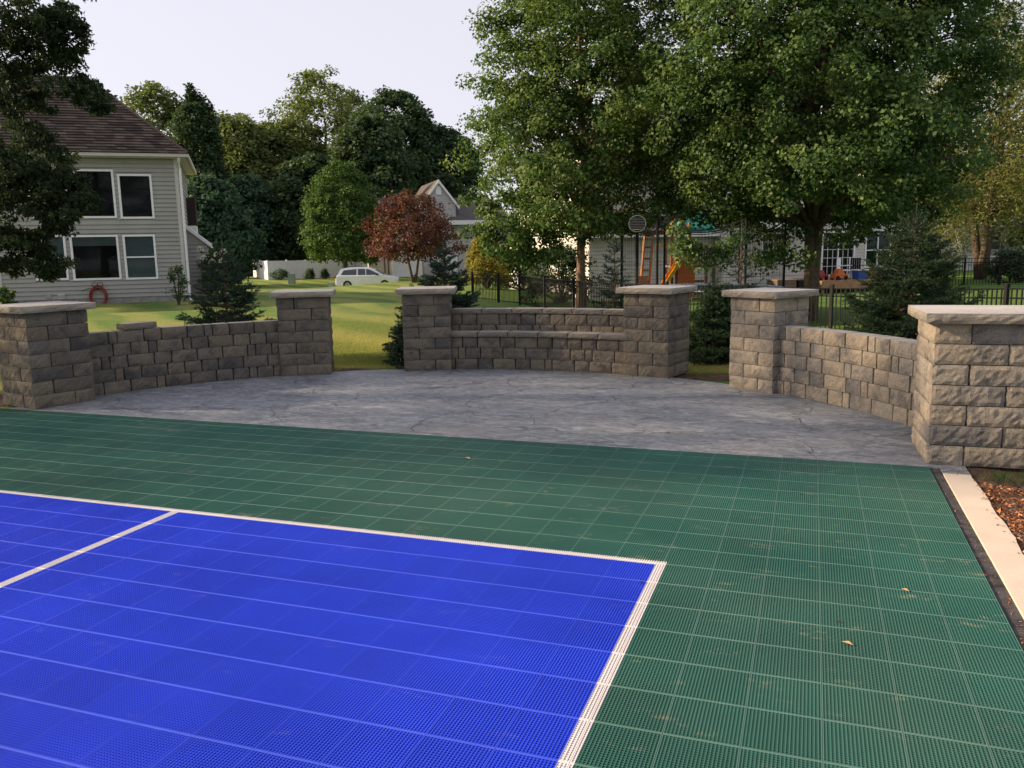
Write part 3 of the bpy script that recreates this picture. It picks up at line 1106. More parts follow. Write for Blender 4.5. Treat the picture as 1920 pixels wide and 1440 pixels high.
# ------------------------------------------------------------------ house parts
def siding_wall(parent, o_, ang, length, z0, z1, mname, openings=(), pitch=.15, individual=True, name='siding_board', clip=None, back=True):
    """wall in local frame: x along, -y outward. o_=(x,y) origin. openings: (x0,x1,z0,z1) holes"""
    mt = Matrix.Translation((o_[0], o_[1], 0)) @ Matrix.Rotation(ang, 4, 'Z')
    nrow = int(math.ceil((z1-z0)/pitch))
    joined = MB()
    for r_ in range(nrow):
        a = z0+r_*pitch; b = min(z1, a+pitch)
        spans = [(0.0, length)] if clip is None else [clip((a+b)/2)]
        for (ox0, ox1, oz0, oz1) in openings:
            if b > oz0+.01 and a < oz1-.01:
                ns = []
                for s0, s1 in spans:
                    if ox1 <= s0 or ox0 >= s1:
                        ns.append((s0, s1))
                    else:
                        if ox0-s0 > .02:
                            ns.append((s0, ox0))
                        if s1-ox1 > .02:
                            ns.append((ox1, s1))
                spans = ns
        for s0, s1 in spans:
            if s1-s0 < .03:
                continue
            q = MB() if individual else joined
            vs = [(s0, -.042, a), (s1, -.042, a), (s1, .02, a), (s0, .02, a), (s0, -.006, b-.001), (s1, -.006, b-.001), (s1, .02, b-.001), (s0, .02, b-.001)]
            vs = [tuple(mt @ Vector(v)) for v in vs]
            q.add(vs, [(0, 3, 2, 1), (4, 5, 6, 7), (0, 1, 5, 4), (1, 2, 6, 5), (2, 3, 7, 6), (3, 0, 4, 7)])
            if individual:
                q.build(name, M[mname], parent)
    if not individual:
        joined.build(name, M[mname], parent, kind='stuff')
    return mt


def window(parent, mt, x0, x1, z0, z1, inside='dark', mull_h=None, mull_v=(), blind=None, fw=.07, muntins=None, panes=True):
    """outer frame size given; frame proud of siding"""
    q = MB()
    q.box(x0, x1, -.05, .06, z1-fw, z1, mt); q.box(x0, x1, -.055, .06, z0, z0+fw, mt)
    q.box(x0, x0+fw, -.05, .06, z0+fw, z1-fw, mt); q.box(x1-fw, x1, -.05, .06, z0+fw, z1-fw, mt)
    if mull_h:
        q.box(x0+fw, x1-fw, -.035, .05, mull_h-.025, mull_h+.025, mt)
    for mv in mull_v:
        q.box(mv-.03, mv+.03, -.035, .05, z0+fw, z1-fw, mt)
    if muntins:
        a_, b_ = muntins
        for i in range(1, a_):
            xx = x0+fw+(x1-x0-2*fw)*i/a_
            q.box(xx-.01, xx+.01, -.02, .02, z0+fw, z1-fw, mt)
        for i in range(1, b_):
            zz = z0+fw+(z1-z0-2*fw)*i/b_
            q.box(x0+fw, x1-fw, -.02, .02, zz-.01, zz+.01, mt)
    w = q.build('window', M['white'], parent)
    MB().box(x0+fw, x1-fw, .012, .02, z0+fw, z1-fw, mt).build('pane', M['glass'], w)
    # room box behind
    rb = MB()
    rb.box(x0+fw*.5, x1-fw*.5, .5, .52, z0+fw*.5, z1-fw*.5, mt)
    rb.box(x0+fw*.3, x0+fw*.5, .06, .52, z0, z1, mt); rb.box(x1-fw*.5, x1-fw*.3, .06, .52, z0, z1, mt)
    rb.box(x0, x1, .06, .52, z1-fw*.5, z1-fw*.3, mt); rb.box(x0, x1, .06, .52, z0+fw*.3, z0+fw*.5, mt)
    rb.build('recess', M[inside], w)
    if blind:
        MB().box(x0+fw, x1-fw, .07, .08, blind[0], blind[1], mt).build('blind', M[blind[2]], w)
    return w


def roof_plane(mb, p00, p10, p11, p01, n, lap=.02, tabs=1.0, thick=.03):
    """courses from eave (p00-p10) to ridge (p01-p11)"""
    p00, p10, p11, p01 = map(Vector, (p00, p10, p11, p01))
    nrm = (p10-p00).cross(p01-p00).normalized()
    if nrm.z < 0:
        nrm = -nrm
    for i in range(n):
        a, b = i/n, min(1, (i+1.35)/n)
        l0 = p00.lerp(p01, a); r0 = p10.lerp(p11, a); l1 = p00.lerp(p01, b); r1 = p10.lerp(p11, b)
        w = (r0-l0).length
        if w < .05:
            continue
        k = max(1, int(w/tabs))
        off = random.random()
        ts = [0]+[min(1, max(0, (j+off)/k)) for j in range(k)]+[1]
        for j in range(len(ts)-1):
            t0, t1 = ts[j], ts[j+1]
            if t1-t0 < 1e-3:
                continue
            e = .003*random.random()
            mb.add([l0.lerp(r0, t0)+nrm*(thick+e), l0.lerp(r0, t1)+nrm*(thick+e), l1.lerp(r1, t1)+nrm*.004, l1.lerp(r1, t0)+nrm*.004, l0.lerp(r0, t0), l0.lerp(r0, t1)],
                   [(0, 1, 2, 3), (4, 5, 1, 0)])


def slab_mesh(parent, name, m, corners, thick):
    c = [Vector(q) for q in corners]
    nrm = (c[1]-c[0]).cross(c[-1]-c[0]).normalized()
    if nrm.z < 0:
        nrm = -nrm
    k = len(c)
    mb = MB()
    mb.add([q for q in c]+[q-nrm*thick for q in c], [tuple(range(k)), tuple(range(2*k-1, k-1, -1))]+[(i, i+k, (i+1) % k+k, (i+1) % k) for i in range(k)])
    return mb.build(name, m, parent)


# ---- left house
hx, hy, _ = place(352, 30, -.02)
HA = rad(38)
gh = -.05
dW = np.array([math.cos(HA), math.sin(HA)])   # towards image right along the front wall


def ray_wall(px, py, ox, oy, ang):
    """u along wall (from ox,oy in direction ang), z of pixel on vertical plane"""
    w = R @ np.array([px-960, py-720, F])
    d = (math.cos(ang), math.sin(ang))
    # (t*w.x, t*w.y) = o + u d
    A = np.array([[w[0], -d[0]], [w[1], -d[1]]])
    t, u = np.linalg.solve(A, np.array([ox, oy]))
    return u, H+w[2]*t


uL, _ = ray_wall(3, 573, hx, hy, HA)
uL = max(uL, -9.5)
ox, oy = hx+uL*dW[0], hy+uL*dW[1]
LEN = -uL


def hp(px, py):
    u, z = ray_wall(px, py, hx, hy, HA)
    return u-uL, z


house = thing('house', 'grey sided two storey house with brown shingle roof at the left', 'house')
zE = hp(350, 292)[1]
print('eave', zE, 'len', LEN)
Z1 = zE-.12
wins = []
# (x0px,top px,x1px,bottom px)
for (a, b, c, d, kind) in [(140, 317, 216, 409, 'dark'), (223, 326, 287, 410, 'screen'), (54, 330, 128, 409, 'dark'), (63, 441, 126, 525, 'blind'), (134, 441, 225, 524, 'half'), (233, 440, 294, 523, 'double')]:
    xm0, zt = hp(a, b); xm1, zb = hp(c, d)
    x0 = (hp(a, b)[0]+hp(a, d)[0])/2; x1 = (hp(c, b)[0]+hp(c, d)[0])/2
    wins.append((x0, x1, zb, zt, kind))
siding_wall(house, (ox, oy), HA, LEN, gh+.22, Z1, 'siding', [(w[0], w[1], w[2], w[3]) for w in wins], pitch=.148)
mt = Matrix.Translation((ox, oy, 0)) @ Matrix.Rotation(HA, 4, 'Z')
for (x0, x1, z0, z1, kind) in wins:
    if kind == 'dark':
        window(house, mt, x0, x1, z0, z1, 'dark')
    elif kind == 'screen':
        window(house, mt, x0, x1, z0, z1, 'dark', blind=(z0, z1, 'screen'))
    elif kind == 'blind':
        window(house, mt, x0, x1, z0, z1, 'dark', mull_h=(z0+z1)/2, blind=((z0+z1)/2-.1, z1, 'blind'))
    elif kind == 'half':
        window(house, mt, x0, x1, z0, z1, 'dark', blind=(z1-.37, z1, 'blind'))
    else:
        window(house, mt, x0, x1, z0, z1, 'dark', mull_h=(z0+z1)/2, blind=(z0, z1, 'blind'))
# body behind the siding (interior walls)
DEP = 6.0
q = MB()
# wall backing pieces around the windows: lattice of boxes
cuts = sorted(set([0, LEN]+[w[0] for w in wins]+[w[1] for w in wins]))
for a, b in zip(cuts[:-1], cuts[1:]):
    m_ = (a+b)/2
    holes = sorted([(w[2], w[3]) for w in wins if w[0] < m_ < w[1]])
    z = gh
    for h0, h1 in holes:
        q.box(a, b, .021, .18, z, h0, mt); z = h1
    q.box(a, b, .021, .18, z, Z1+.1, mt)
q.box(LEN-.18, LEN-.001, .18, DEP, gh, Z1+.1, mt); q.box(0, .18, .18, DEP, gh, Z1+.1, mt); q.box(.18, LEN-.18, DEP-.15, DEP, gh, Z1+.1, mt)
q.box(.18, LEN-.18, .18, DEP-.16, Z1, Z1+.08, mt)
q.build('wall', M['siding'], house)
MB().box(-.03, LEN+.03, -.015, .3, gh-.3, gh+.22, mt).build('foundation', M['conc'], house)
MB().box(LEN-.10, LEN+.02, -.045, .0205, gh+.22, Z1, mt).build('corner_trim', M['trim'], house)
MB().box(-.02, .10, -.045, .0205, gh+.22, Z1, mt).build('corner_trim', M['trim'], house)
# side wall (right) siding
p1 = mt @ Vector((LEN, 0, 0))
siding_wall(house, (p1.x, p1.y), HA+PI/2, DEP, gh+.22, Z1, 'siding', individual=False, pitch=.148)
# wing going left, set back
siding_wall(house, tuple((mt @ Vector((-6, 1.5, 0))).xy), HA, 6, gh+.22, Z1, 'siding', individual=False, pitch=.148)
MB().box(-6, -.0, 1.53, DEP+1.4, gh-.3, Z1+.1, mt).build('wing_wall', M['siding'], house)
# soffit, gutter, fascia
OV = .35
MB().box(-6.2, LEN+OV-.02, -OV+.02, -.03, Z1+.0, Z1+.03, mt).build('soffit', M['trim'], house)
MB().box(LEN+.03, LEN+OV-.02, -.03, DEP+OV, Z1, Z1+.03, mt).build('soffit', M['trim'], house)
q = MB()
q.box(-6.2, LEN+OV+.08, -OV-.09, -OV, Z1+.035, Z1+.12, mt)
q.box(-6.2, LEN+OV+.08, -OV-.10, -OV-.09, Z1+.105, Z1+.13, mt)
q.build('gutter', M['trim'], house)
MB().box(LEN+OV, LEN+OV+.08, -OV+.001, DEP+OV, Z1+.02, Z1+.14, mt).build('gutter', M['trim'], house)
q = MB()
pa = mt @ Vector((LEN-.06, -.10, 0))
q.tube([mt @ Vector((LEN+.1, -OV-.03, Z1+.03)), mt @ Vector((LEN+.08, -OV+.1, Z1-.12)), mt @ Vector((LEN+.09, -.09, Z1-.35)), mt @ Vector((LEN+.09, -.09, gh+.1)), mt @ Vector((LEN+.16, -.2, gh+.04))], .045, 8)
q.build('downspout', M['white'], house)
# roof, hipped at the right end
PT = .87
zr = Z1+.14
e = OV+.06
ridge_h = (DEP/2+e)*PT
LW = 7.0


def hv(x, y, z):
    return mt @ Vector((x, y, z))


rx1 = LEN+e-(DEP/2+e)
A_, B_ = hv(-LW, -e, zr), hv(LEN+e, -e, zr)
C_, D_ = hv(rx1, DEP/2, zr+ridge_h), hv(-LW, DEP/2, zr+ridge_h)
E_, F_ = hv(LEN+e, DEP+e, zr), hv(-LW, DEP+e, zr)
rb = MB()
rb.add([A_, B_, C_, D_, E_, F_], [(0, 1, 2, 3), (1, 4, 2), (4, 5, 3, 2), (0, 3, 5), (0, 5, 4, 1)])
roof = rb.build('roof', M['shingle'], house)
rb = MB()
roof_plane(rb, A_, B_, C_, D_, 28, tabs=.30, thick=.05)
roof_plane(rb, B_, E_, C_, C_, 34, tabs=.30)
rb.build('shingle_courses', M['shingle'], roof, kind='stuff')
q = MB(); q.tube([B_+Vector((0, 0, .03)), C_+Vector((0, 0, .05))], .05, 6); q.tube([C_+Vector((0, 0, .05)), D_+Vector((0, 0, .05))], .05, 6)
q.build('ridge_cap', M['shingle'], roof)
# small fittings: vent, outlet, hose reel
vx, vz = hp(116, 556); q = MB()
for k_ in range(3):
    q.box(vx-.11, vx+.11, -.07-.01*k_, -.027, vz-.09+.06*k_, vz-.05+.06*k_, mt)
q.box(vx-.12, vx+.12, -.04, -.026, vz-.10, vz+.10, mt)
q.build('dryer_vent', M['vent'], house)
vx, vz = hp(92, 555); MB().box(vx-.08, vx+.08, -.06, -.026, vz-.07, vz+.07, mt).build('outlet_box', M['siding'], house)
# bump out on the right side
q = MB()
q.box(LEN+.02, LEN+.75, 1.6, 3.6, gh, 2.0, mt)
bx_ = q.build('bay_wall', M['siding'], house)
siding_wall(house, tuple((mt @ Vector((LEN+.02, 1.6, 0))).xy), HA, .73, gh+.1, 2.0, 'siding', individual=False, pitch=.148)
q = MB()
q.add([hv(LEN, 1.5, 2.75), hv(LEN, 3.7, 2.75), hv(LEN+.9, 3.7, 2.0), hv(LEN+.9, 1.5, 2.0), hv(LEN, 1.5, 2.6), hv(LEN, 3.7, 2.6), hv(LEN+.9, 3.7, 1.85), hv(LEN+.9, 1.5, 1.85)],
      [(0, 1, 2, 3), (4, 7, 6, 5), (0, 3, 7, 4), (3, 2, 6, 7), (2, 1, 5, 6), (1, 0, 4, 5)])
q.build('bay_roof', M['white'], house)
q = MB().add([hv(LEN+.02, 1.6, 2.0), hv(LEN+.73, 1.6, 2.0), hv(LEN+.02, 1.6, 2.6), hv(LEN+.02, 1.7, 2.0), hv(LEN+.73, 1.7, 2.0), hv(LEN+.02, 1.7, 2.6)],
             [(0, 1, 2), (5, 4, 3), (0, 3, 4, 1), (1, 4, 5, 2), (2, 5, 3, 0)])
q.build('bay_gable', M['siding'], house)
MB().box(LEN+.03, LEN+.36, 4.0, 5.2, 2.75, 3.85, mt).build('brown_bump_out', M['shingle'], house)
MB().box(LEN+.03, LEN+.34, 4.0, 5.2, 2.0, 2.745, mt).build('bump_out_base', M['white'], house)

# hose reel with coiled hose on the house wall
vx, vz = hp(186, 555)
hr = thing('garden_hose', 'coiled red garden hose hanging on a black holder under the window', 'hose', tuple(hv(vx, -.1, 0)), HA)
q = MB()
for i in range(9):
    ra = .25+.012*i+random.uniform(-.01, .01)
    pts = [(ra*.82*math.cos(2*PI*k_/26)+random.uniform(-.006, .006), -.03-.02*(i % 4), vz-.02+ra*1.12*math.sin(2*PI*k_/26)) for k_ in range(26)]
    q.tube(pts, .013, 5, closed=True)
q.build('coil', M['hose'], hr)
q = MB()
q.tube([(-.17, -.01, vz+.30), (0, -.12, vz+.38), (.17, -.01, vz+.30)], .012, 5)
for s_ in (-.09, .09):
    pts = [(s_+.085*math.cos(2*PI*k_/14), -.06, vz+.40+.07*math.sin(2*PI*k_/14)) for k_ in range(14)]
    q.tube(pts, .01, 5, closed=True)
q.box(-.14, .14, -.05, .06, vz+.24, vz+.28)
q.build('hose_holder', M['black'], hr)
MB().tube([(-.1, -.05, vz+.30), (-.3, -.07, vz+.27), (-.52, -.05, vz+.19)], .012, 5).build('hose_end', M['black'], hr)

# ------------------------------------------------------------------ far house with gable (behind the red tree)
DB = 85
bx, by, _ = place(804, DB, -.95)
AB = rad(19.7+17)
hb = thing('house', 'pale grey gabled house with white trim behind the red tree', 'house')
mtb = Matrix.Translation((bx, by, 0)) @ Matrix.Rotation(AB, 4, 'Z')
PX = DB/F    # metres per pixel


def zb_(px, py, D=DB):
    return pix(px, py, D)[2]


gw = 62*PX*1.02     # gable width
zpk = zb_(828, 341); zev = zb_(866, 381)
x0g = (796-804)*PX
pk = x0g+gw/2


def clipb(z):
    if z <= zev:
        return (x0g, x0g+gw)
    t_ = (z-zev)/(zpk-zev)
    return (x0g+gw/2*t_, x0g+gw-gw/2*t_)


arch = (pk-.28, pk+.28, zb_(828, 366), zb_(828, 354))
siding_wall(hb, (bx, by), AB, gw, -1, zpk-.05, 'siding_b', [arch], pitch=.22, individual=False, clip=clipb)
q = MB()
q.add([mtb @ Vector(v) for v in [(x0g, .03, -1.2), (x0g+gw, .03, -1.2), (x0g+gw, .03, zev), (pk, .03, zpk), (x0g, .03, zev), (x0g, 8, -1.2), (x0g+gw, 8, -1.2), (x0g+gw, 8, zev), (pk, 8, zpk), (x0g, 8, zev)]],
      [(0, 1, 2, 3, 4), (9, 8, 7, 6, 5), (0, 5, 6, 1), (1, 6, 7, 2), (2, 7, 8, 3), (3, 8, 9, 4), (4, 9, 5, 0)])
q.build('wall', M['siding_b'], hb)
q = MB()
for s_ in (-1, 1):
    xe = pk+s_*(gw/2+.35)
    ze = zev-.35*(zpk-zev)/(gw/2)
    a_, b_ = Vector((pk, -.3, zpk+.12)), Vector((xe, -.3, ze+.12))
    q.add([mtb @ v for v in [a_, b_, b_-Vector((0, 0, .32)), a_-Vector((0, 0, .32)), a_+Vector((0, .1, 0)), b_+Vector((0, .1, 0)), b_+Vector((0, .1, -.32)), a_+Vector((0, .1, -.32))]],
          [(0, 1, 2, 3), (7, 6, 5, 4), (0, 4, 5, 1), (1, 5, 6, 2), (2, 6, 7, 3)])
q.build('rake_trim', M['white'], hb)
for s_ in (-1, 1):
    xe = pk+s_*(gw/2+.35)
    ze = zev-.35*(zpk-zev)/(gw/2)
    slab_mesh(hb, 'roof', M['shingle_t'], [mtb @ Vector((pk, -.19, zpk+.14)), mtb @ Vector((xe, -.19, ze+.14)), mtb @ Vector((xe, 9, ze+.14)), mtb @ Vector((pk, 9, zpk+.14))], .1)
wv = MB().box(arch[0], arch[1], -.06, .02, arch[2], arch[3]-.15, mtb)
for k_ in range(6):
    a0_ = PI*k_/6; a1_ = PI*(k_+1)/6
    zc = arch[3]-.15; rr_ = .28
    wv.add([mtb @ Vector(v) for v in [(pk, -.06, zc), (pk+rr_*math.cos(a0_), -.06, zc+rr_*1.5*math.sin(a0_)), (pk+rr_*math.cos(a1_), -.06, zc+rr_*1.5*math.sin(a1_))]], [(0, 1, 2)])
wv.build('arched_vent', M['white'], hb)
# main body with ridge parallel to the front
zr2 = zb_(760, 366); xa, xb = (690-804)*PX, (905-804)*PX
ze2 = zb_(720, 420)
q = MB(); q.box(xa, xb, 2.0, 9, -1.2, ze2, mtb); q.build('wall', M['siding_c'], hb)
slab_mesh(hb, 'roof', M['shingle_g'], [mtb @ Vector((xa-.3, 1.6, ze2-.05)), mtb @ Vector((xb+.3, 1.6, ze2-.05)), mtb @ Vector((xb+.3, 6.2, zr2)), mtb @ Vector((xa-.3, 6.2, zr2))], .15)
slab_mesh(hb, 'roof', M['shingle_g'], [mtb @ Vector((xa-.3, 10.8, ze2-.05)), mtb @ Vector((xb+.3, 10.8, ze2-.05)), mtb @ Vector((xb+.3, 6.2, zr2)), mtb @ Vector((xa-.3, 6.2, zr2))], .15)
siding_wall(hb, tuple((mtb @ Vector((xa, 1.95, 0))).xy), AB, x0g-xa, -1, ze2, 'siding_c', pitch=.22, individual=False)
# lower right garage roof with white rake
xg0 = (838-804)*PX
q = MB(); q.box(x0g+gw+.02, xb+3, -.5, 6, -1.2, zb_(845, 420), mtb); q.build('garage_wall', M['siding_b'], hb)
slab_mesh(hb, 'garage_roof', M['shingle_g'], [mtb @ Vector((xg0, -1.1, zb_(845, 418))), mtb @ Vector((xb+3, -1.1, zb_(845, 418))), mtb @ Vector((xb+3, 3, zb_(890, 372))), mtb @ Vector((xg0+2.2, 3, zb_(890, 372)))], .2)
q = MB().box(xg0-.1, xb+3, -1.25, -1.12, zb_(845, 422), zb_(845, 414), mtb); q.build('garage_fascia', M['white'], hb)
# garage doors and trims in the front
for (a_, b_) in ((734, 790), (812, 858)):
    xa_, xb_ = (a_-804)*PX, (b_-804)*PX
    d_ = MB()
    for k_ in range(4):
        d_.box(xa_, xb_, -.62, -.56, -1.0+.55*k_, -.47+.55*k_, mtb)
    d_.box(xa_, xb_, -.57, -.5, -1.1, 1.2, mtb)
    d_.build('garage_door', M['white'], hb)
q = MB(); q.box((695-804)*PX, (742-804)*PX, 1.0, 2.0, -1.2, 1.7, mtb); q.build('entry_wall', M['siding_c'], hb)
q = MB()
for a_ in (724, 731):
    q.box((a_-804)*PX, (a_-804)*PX+.12, .93, .99, -1.2, 1.7, mtb)
q.build('corner_trim', M['woodg'], hb)

# ------------------------------------------------------------------ house C behind the maples
cx0, cy0, _ = place(1105, 36, -.6)
AC = rad(40)
hc = thing('house', 'large cream sided house behind the maples with sliding door, chimney and deck', 'house')
mtc = Matrix.Translation((cx0, cy0, 0)) @ Matrix.Rotation(AC, 4, 'Z')
gC = -.65


def cw(x0, x1, y0, y1, z0, z1, nm='wall', m_='siding_c'):
    return MB().box(x0, x1, y0, y1, z0, z1, mtc).build(nm, M[m_], hc)


def csid(x, y, length, ang, z0, z1, ops=()):
    p = mtc @ Vector((x, y, 0))
    siding_wall(hc, (p.x, p.y), AC+ang, length, z0, z1, 'siding_c', [(a_-x, b_-x, c_, d_) for a_, b_, c_, d_ in ops], pitch=.16, individual=False)


# block 1: low wing, roof skirt, upper storey
cw(0.03, 6.2, .03, 9.9, gC, 2.15)
csid(0, 0, 6.25, 0, gC, 2.15)
csid(0, 10, 10, -PI/2, gC, 2.15)
cw(.5, 6.2, 1.9, 9.5, 2.15, 5.6)
csid(.47, 1.87, 5.8, 0, 2.9, 5.6)
csid(.47, 9.5, 7.6, -PI/2, 2.2, 5.6)
slab_mesh(hc, 'roof_skirt', M['shingle_g'], [mtc @ Vector(v) for v in [(-.3, -.4, 2.1), (6.3, -.4, 2.1), (6.3, 1.9, 3.0), (-.3, 1.9, 3.0)]], .12)
MB().box(-.3, 6.3, -.5, -.41, 1.98, 2.14, mtc).build('gutter', M['white'], hc)
# block 2a two storey
cw(6.28, 11.0, -.15, 9.9, gC, 5.6); cw(6.28, 6.4, -.66, -.151, gC, 5.6)
csid(6.25, -.7, 4.75, 0, gC, 5.6, [(8.3, 9.6, .9, 2.1), (7.2, 8.2, 3.6, 4.9), (9.2, 10.2, 3.6, 4.9)])
csid(6.25, -.02, .68, -PI/2, gC, 5.6)
mt2 = Matrix.Translation(mtc @ Vector((6.25, -.7, 0))) @ Matrix.Rotation(AC, 4, 'Z')
window(hc, mt2, 8.3-6.25+6.25-6.25, 9.6-6.25, .9, 2.1, 'dark', mull_v=(2.7,), blind=(.95, 2.0, 'blindd'), muntins=(4, 3))
window(hc, mt2, .95, 1.95, 3.6, 4.9, 'dark', mull_h=4.25)
window(hc, mt2, 2.95, 3.95, 3.6, 4.9, 'dark', mull_h=4.25)
# small shed roof over the side door
slab_mesh(hc, 'porch_roof', M['shingle_g'], [mtc @ Vector(v) for v in [(7.7, -1.9, 2.55), (10.4, -1.9, 2.55), (10.4, -.72, 3.1), (7.7, -.72, 3.1)]], .1)
q = MB().add([mtc @ Vector(v) for v in [(7.66, -1.95, 2.25), (7.66, -1.95, 2.5), (7.66, -.72, 3.06), (7.66, -.72, 2.8), (7.72, -1.95, 2.25), (7.72, -1.95, 2.5), (7.72, -.72, 3.06), (7.72, -.72, 2.8)]],
             [(0, 1, 2, 3), (7, 6, 5, 4), (0, 4, 5, 1), (0, 3, 7, 4)])
q.box(7.7, 10.4, -2.0, -1.92, 2.25, 2.5, mtc)
q.build('porch_fascia', M['white'], hc)
# block 2b one storey with the glass doors
csid(11.0, -.3, 7.0, 0, gC, 3.05, [(12.0, 14.0, 0.0, 2.15), (14.6, 17.0, .35, 2.2)])
cw(11.02, 18, -.1, 7, gC, 0.0); cw(11.02, 18.6, -.1, 7, 2.25, 3.05); cw(11.02, 12, -.1, 7, 0, 2.25); cw(17.0, 18, -.1, 7, 0, 2.25); cw(11.02, 18, 3, 7, 0, 2.25); cw(14.0, 14.6, -.1, 3, 0, 2.25)
mt3 = Matrix.Translation(mtc @ Vector((0, -.3, 0))) @ Matrix.Rotation(AC, 4, 'Z')
window(hc, mt3, 12.0, 14.0, 0.0, 2.15, 'dark', mull_v=(13.0,), muntins=(6, 5), fw=.09)
window(hc, mt3, 14.6, 17.0, .35, 2.2, 'dark', mull_v=(15.4, 16.2), mull_h=1.2, blind=(1.25, 2.15, 'blind'), fw=.09)
MB().box(10.9, 18.4, -.85, -.75, 2.98, 3.14, mtc).build('gutter', M['white'], hc)
slab_mesh(hc, 'roof', M['shingle_g'], [mtc @ Vector(v) for v in [(11.01, -.8, 3.1), (18.4, -.8, 3.1), (16.5, 3.5, 5.3), (11.01, 3.5, 5.3)]], .12)
slab_mesh(hc, 'roof', M['shingle_g'], [mtc @ Vector(v) for v in [(18.4, -.8, 3.1), (18.4, 8, 3.1), (16.5, 3.5, 5.3), (16.49, 3.49, 5.3)]], .12)
# main roofs
q = MB()
ex = .45
roofv = [(-.0, 1.4, 5.65), (11.45, -1.15, 5.65), (11.45, 10.4, 5.65), (-.0, 10.4, 5.65), (4.2, 5.2, 8.6), (7.2, 5.2, 8.6)]
rb = MB()
V_ = [mtc @ Vector(v) for v in roofv]
rb.add(V_, [(0, 1, 5, 4), (1, 2, 5), (2, 3, 4, 5), (3, 0, 4), (3, 2, 1, 0)])
rf = rb.build('roof', M['shingle_g'], hc)
rb = MB(); roof_plane(rb, V_[0], V_[1], V_[5], V_[4], 20, tabs=.9); rb.build('shingle_courses', M['shingle_g'], rf, kind='stuff')
MB().box(6.1, 11.5, -1.28, -1.17, 5.52, 5.68, mtc).build('gutter', M['white'], hc)
# chimney chase
chx = 17.0
cw(chx, chx+1.3, 2.2, 3.2, 3.1, 6.4, 'chimney')
csid(chx-.01, 2.17, 1.32, 0, 3.6, 6.4); csid(chx-.01, 3.2, 1.03, -PI/2, 3.6, 6.4)
MB().box(chx-.1, chx+1.4, 2.1, 3.3, 6.4, 6.5, mtc).build('chimney_cap', M['black'], hc)

# deck in front of the doors
dk = thing('wooden_deck', 'low cedar deck below the sliding door of the cream house', 'deck', tuple(mtc @ Vector((0, 0, 0))), AC)
I4 = Matrix.Identity(4)
for k_ in range(15):
    MB().box(9.9, 13.6, -2.9+.17*k_, -2.9+.17*k_+.16, -.10, -.06).build('deck_board', M['deckwood'], dk)
q = MB().box(9.9, 13.6, -2.94, -2.90, -.42, -.06); q.box(9.86, 9.9, -2.94, -.4, -.42, -.06); q.build('rim_joist', M['deckwood'], dk)
for xx in (10.0, 11.8, 13.4):
    MB().box(xx, xx+.1, -2.85, -2.75, -.75, -.12).build('post', M['deckwood'], dk)
ch = []


def onC(x, y, z=-.06):
    v = mtc @ Vector((x, y, z))
    return (v.x, v.y, v.z)


# storage boxes left of the tree
t = thing('storage_bench', 'reddish wooden storage box at the left end of the deck', 'box', onC(7.45, -3.0, -.62), AC)
for k_ in range(5):
    MB().box(0, 1.0, -.02, 0, .13*k_, .13*k_+.122).build('plank', M['woodg'], t)
MB().box(0.005, .995, .0, .7, 0, .64).build('box_body', M['woodg'], t)
MB().box(-.03, 1.02, -.05, .73, .65, .69).build('lid', M['deckwood'], t)
t = thing('storage_bin', 'black box beside the reddish wooden storage box', 'box', onC(8.5, -3.1, -.6), AC)
MB().box(0, .8, 0, .6, 0, .58).build('bin_body', M['black'], t)
MB().box(-.02, .82, -.02, .62, .585, .63).build('lid', M['netting'], t)


def chair(label, x, y, m_, rz=0):
    t = thing('patio_chair', label, 'chair', onC(x, y), AC+rz, 'chairs on the deck')
    MB().box(-.25, .25, -.25, .25, .38, .43).build('seat', M[m_], t)
    for i in range(5):
        MB().box(-.24+.1*i, -.16+.1*i, .24, .27, .43, .95).build('back_slat', M[m_], t)
    for sx in (-.24, .2):
        for sy in (-.24, .2):
            MB().box(sx, sx+.04, sy, sy+.04, 0, .38).build('leg', M[m_], t)
    for sx in (-.3, .25):
        MB().box(sx, sx+.06, -.25, .25, .6, .63).build('arm', M[m_], t)


chair('white slatted chair on the deck in front of the sliding door', 11.9, -2.0, 'white', .5)
chair('dark metal chair on the deck in front of the windows', 12.6, -2.1, 'black', -.3)
chair('white slatted chair on the deck nearest the house corner', 13.2, -1.3, 'white', -.5)
t = thing('toy_bin', 'blue plastic toy bin on the deck between the chairs', 'bin', onC(12.25, -2.6), AC)
MB().add([(-.22, -.18, 0), (.22, -.18, 0), (.22, .18, 0), (-.22, .18, 0), (-.27, -.22, .42), (.27, -.22, .42), (.27, .22, .42), (-.27, .22, .42)], [(0, 3, 2, 1), (4, 5, 6, 7), (0, 1, 5, 4), (1, 2, 6, 5), (2, 3, 7, 6), (3, 0, 4, 7)]).build('bin_body', M['bplastic'], t)
MB().box(-.29, .29, -.24, .24, .40, .44).build('rim', M['white'], t)


def toycar(label, x, y, m_, s=1.0):
    t = thing('toy_car', label, 'toy', onC(x, y), AC, 'ride-on toys on the deck')
    q = MB().box(-.35*s, .35*s, -.17*s, .17*s, .09*s, .27*s)
    q.add([(-.2*s, -.14*s, .27*s), (.2*s, -.14*s, .27*s), (.2*s, .14*s, .27*s), (-.2*s, .14*s, .27*s), (-.14*s, -.12*s, .5*s), (.08*s, -.12*s, .5*s), (.08*s, .12*s, .5*s), (-.14*s, .12*s, .5*s)], [(4, 5, 6, 7), (0, 1, 5, 4), (1, 2, 6, 5), (2, 3, 7, 6), (3, 0, 4, 7)])
    q.build('car_body', M[m_], t)
    for sx in (-.22, .22):
        for sy in (-.18, .18):
            MB().tube([(sx*s, sy*s-.02, .1*s), (sx*s, sy*s+.02, .1*s)], .1*s, 10).build('wheel', M['black'], t)


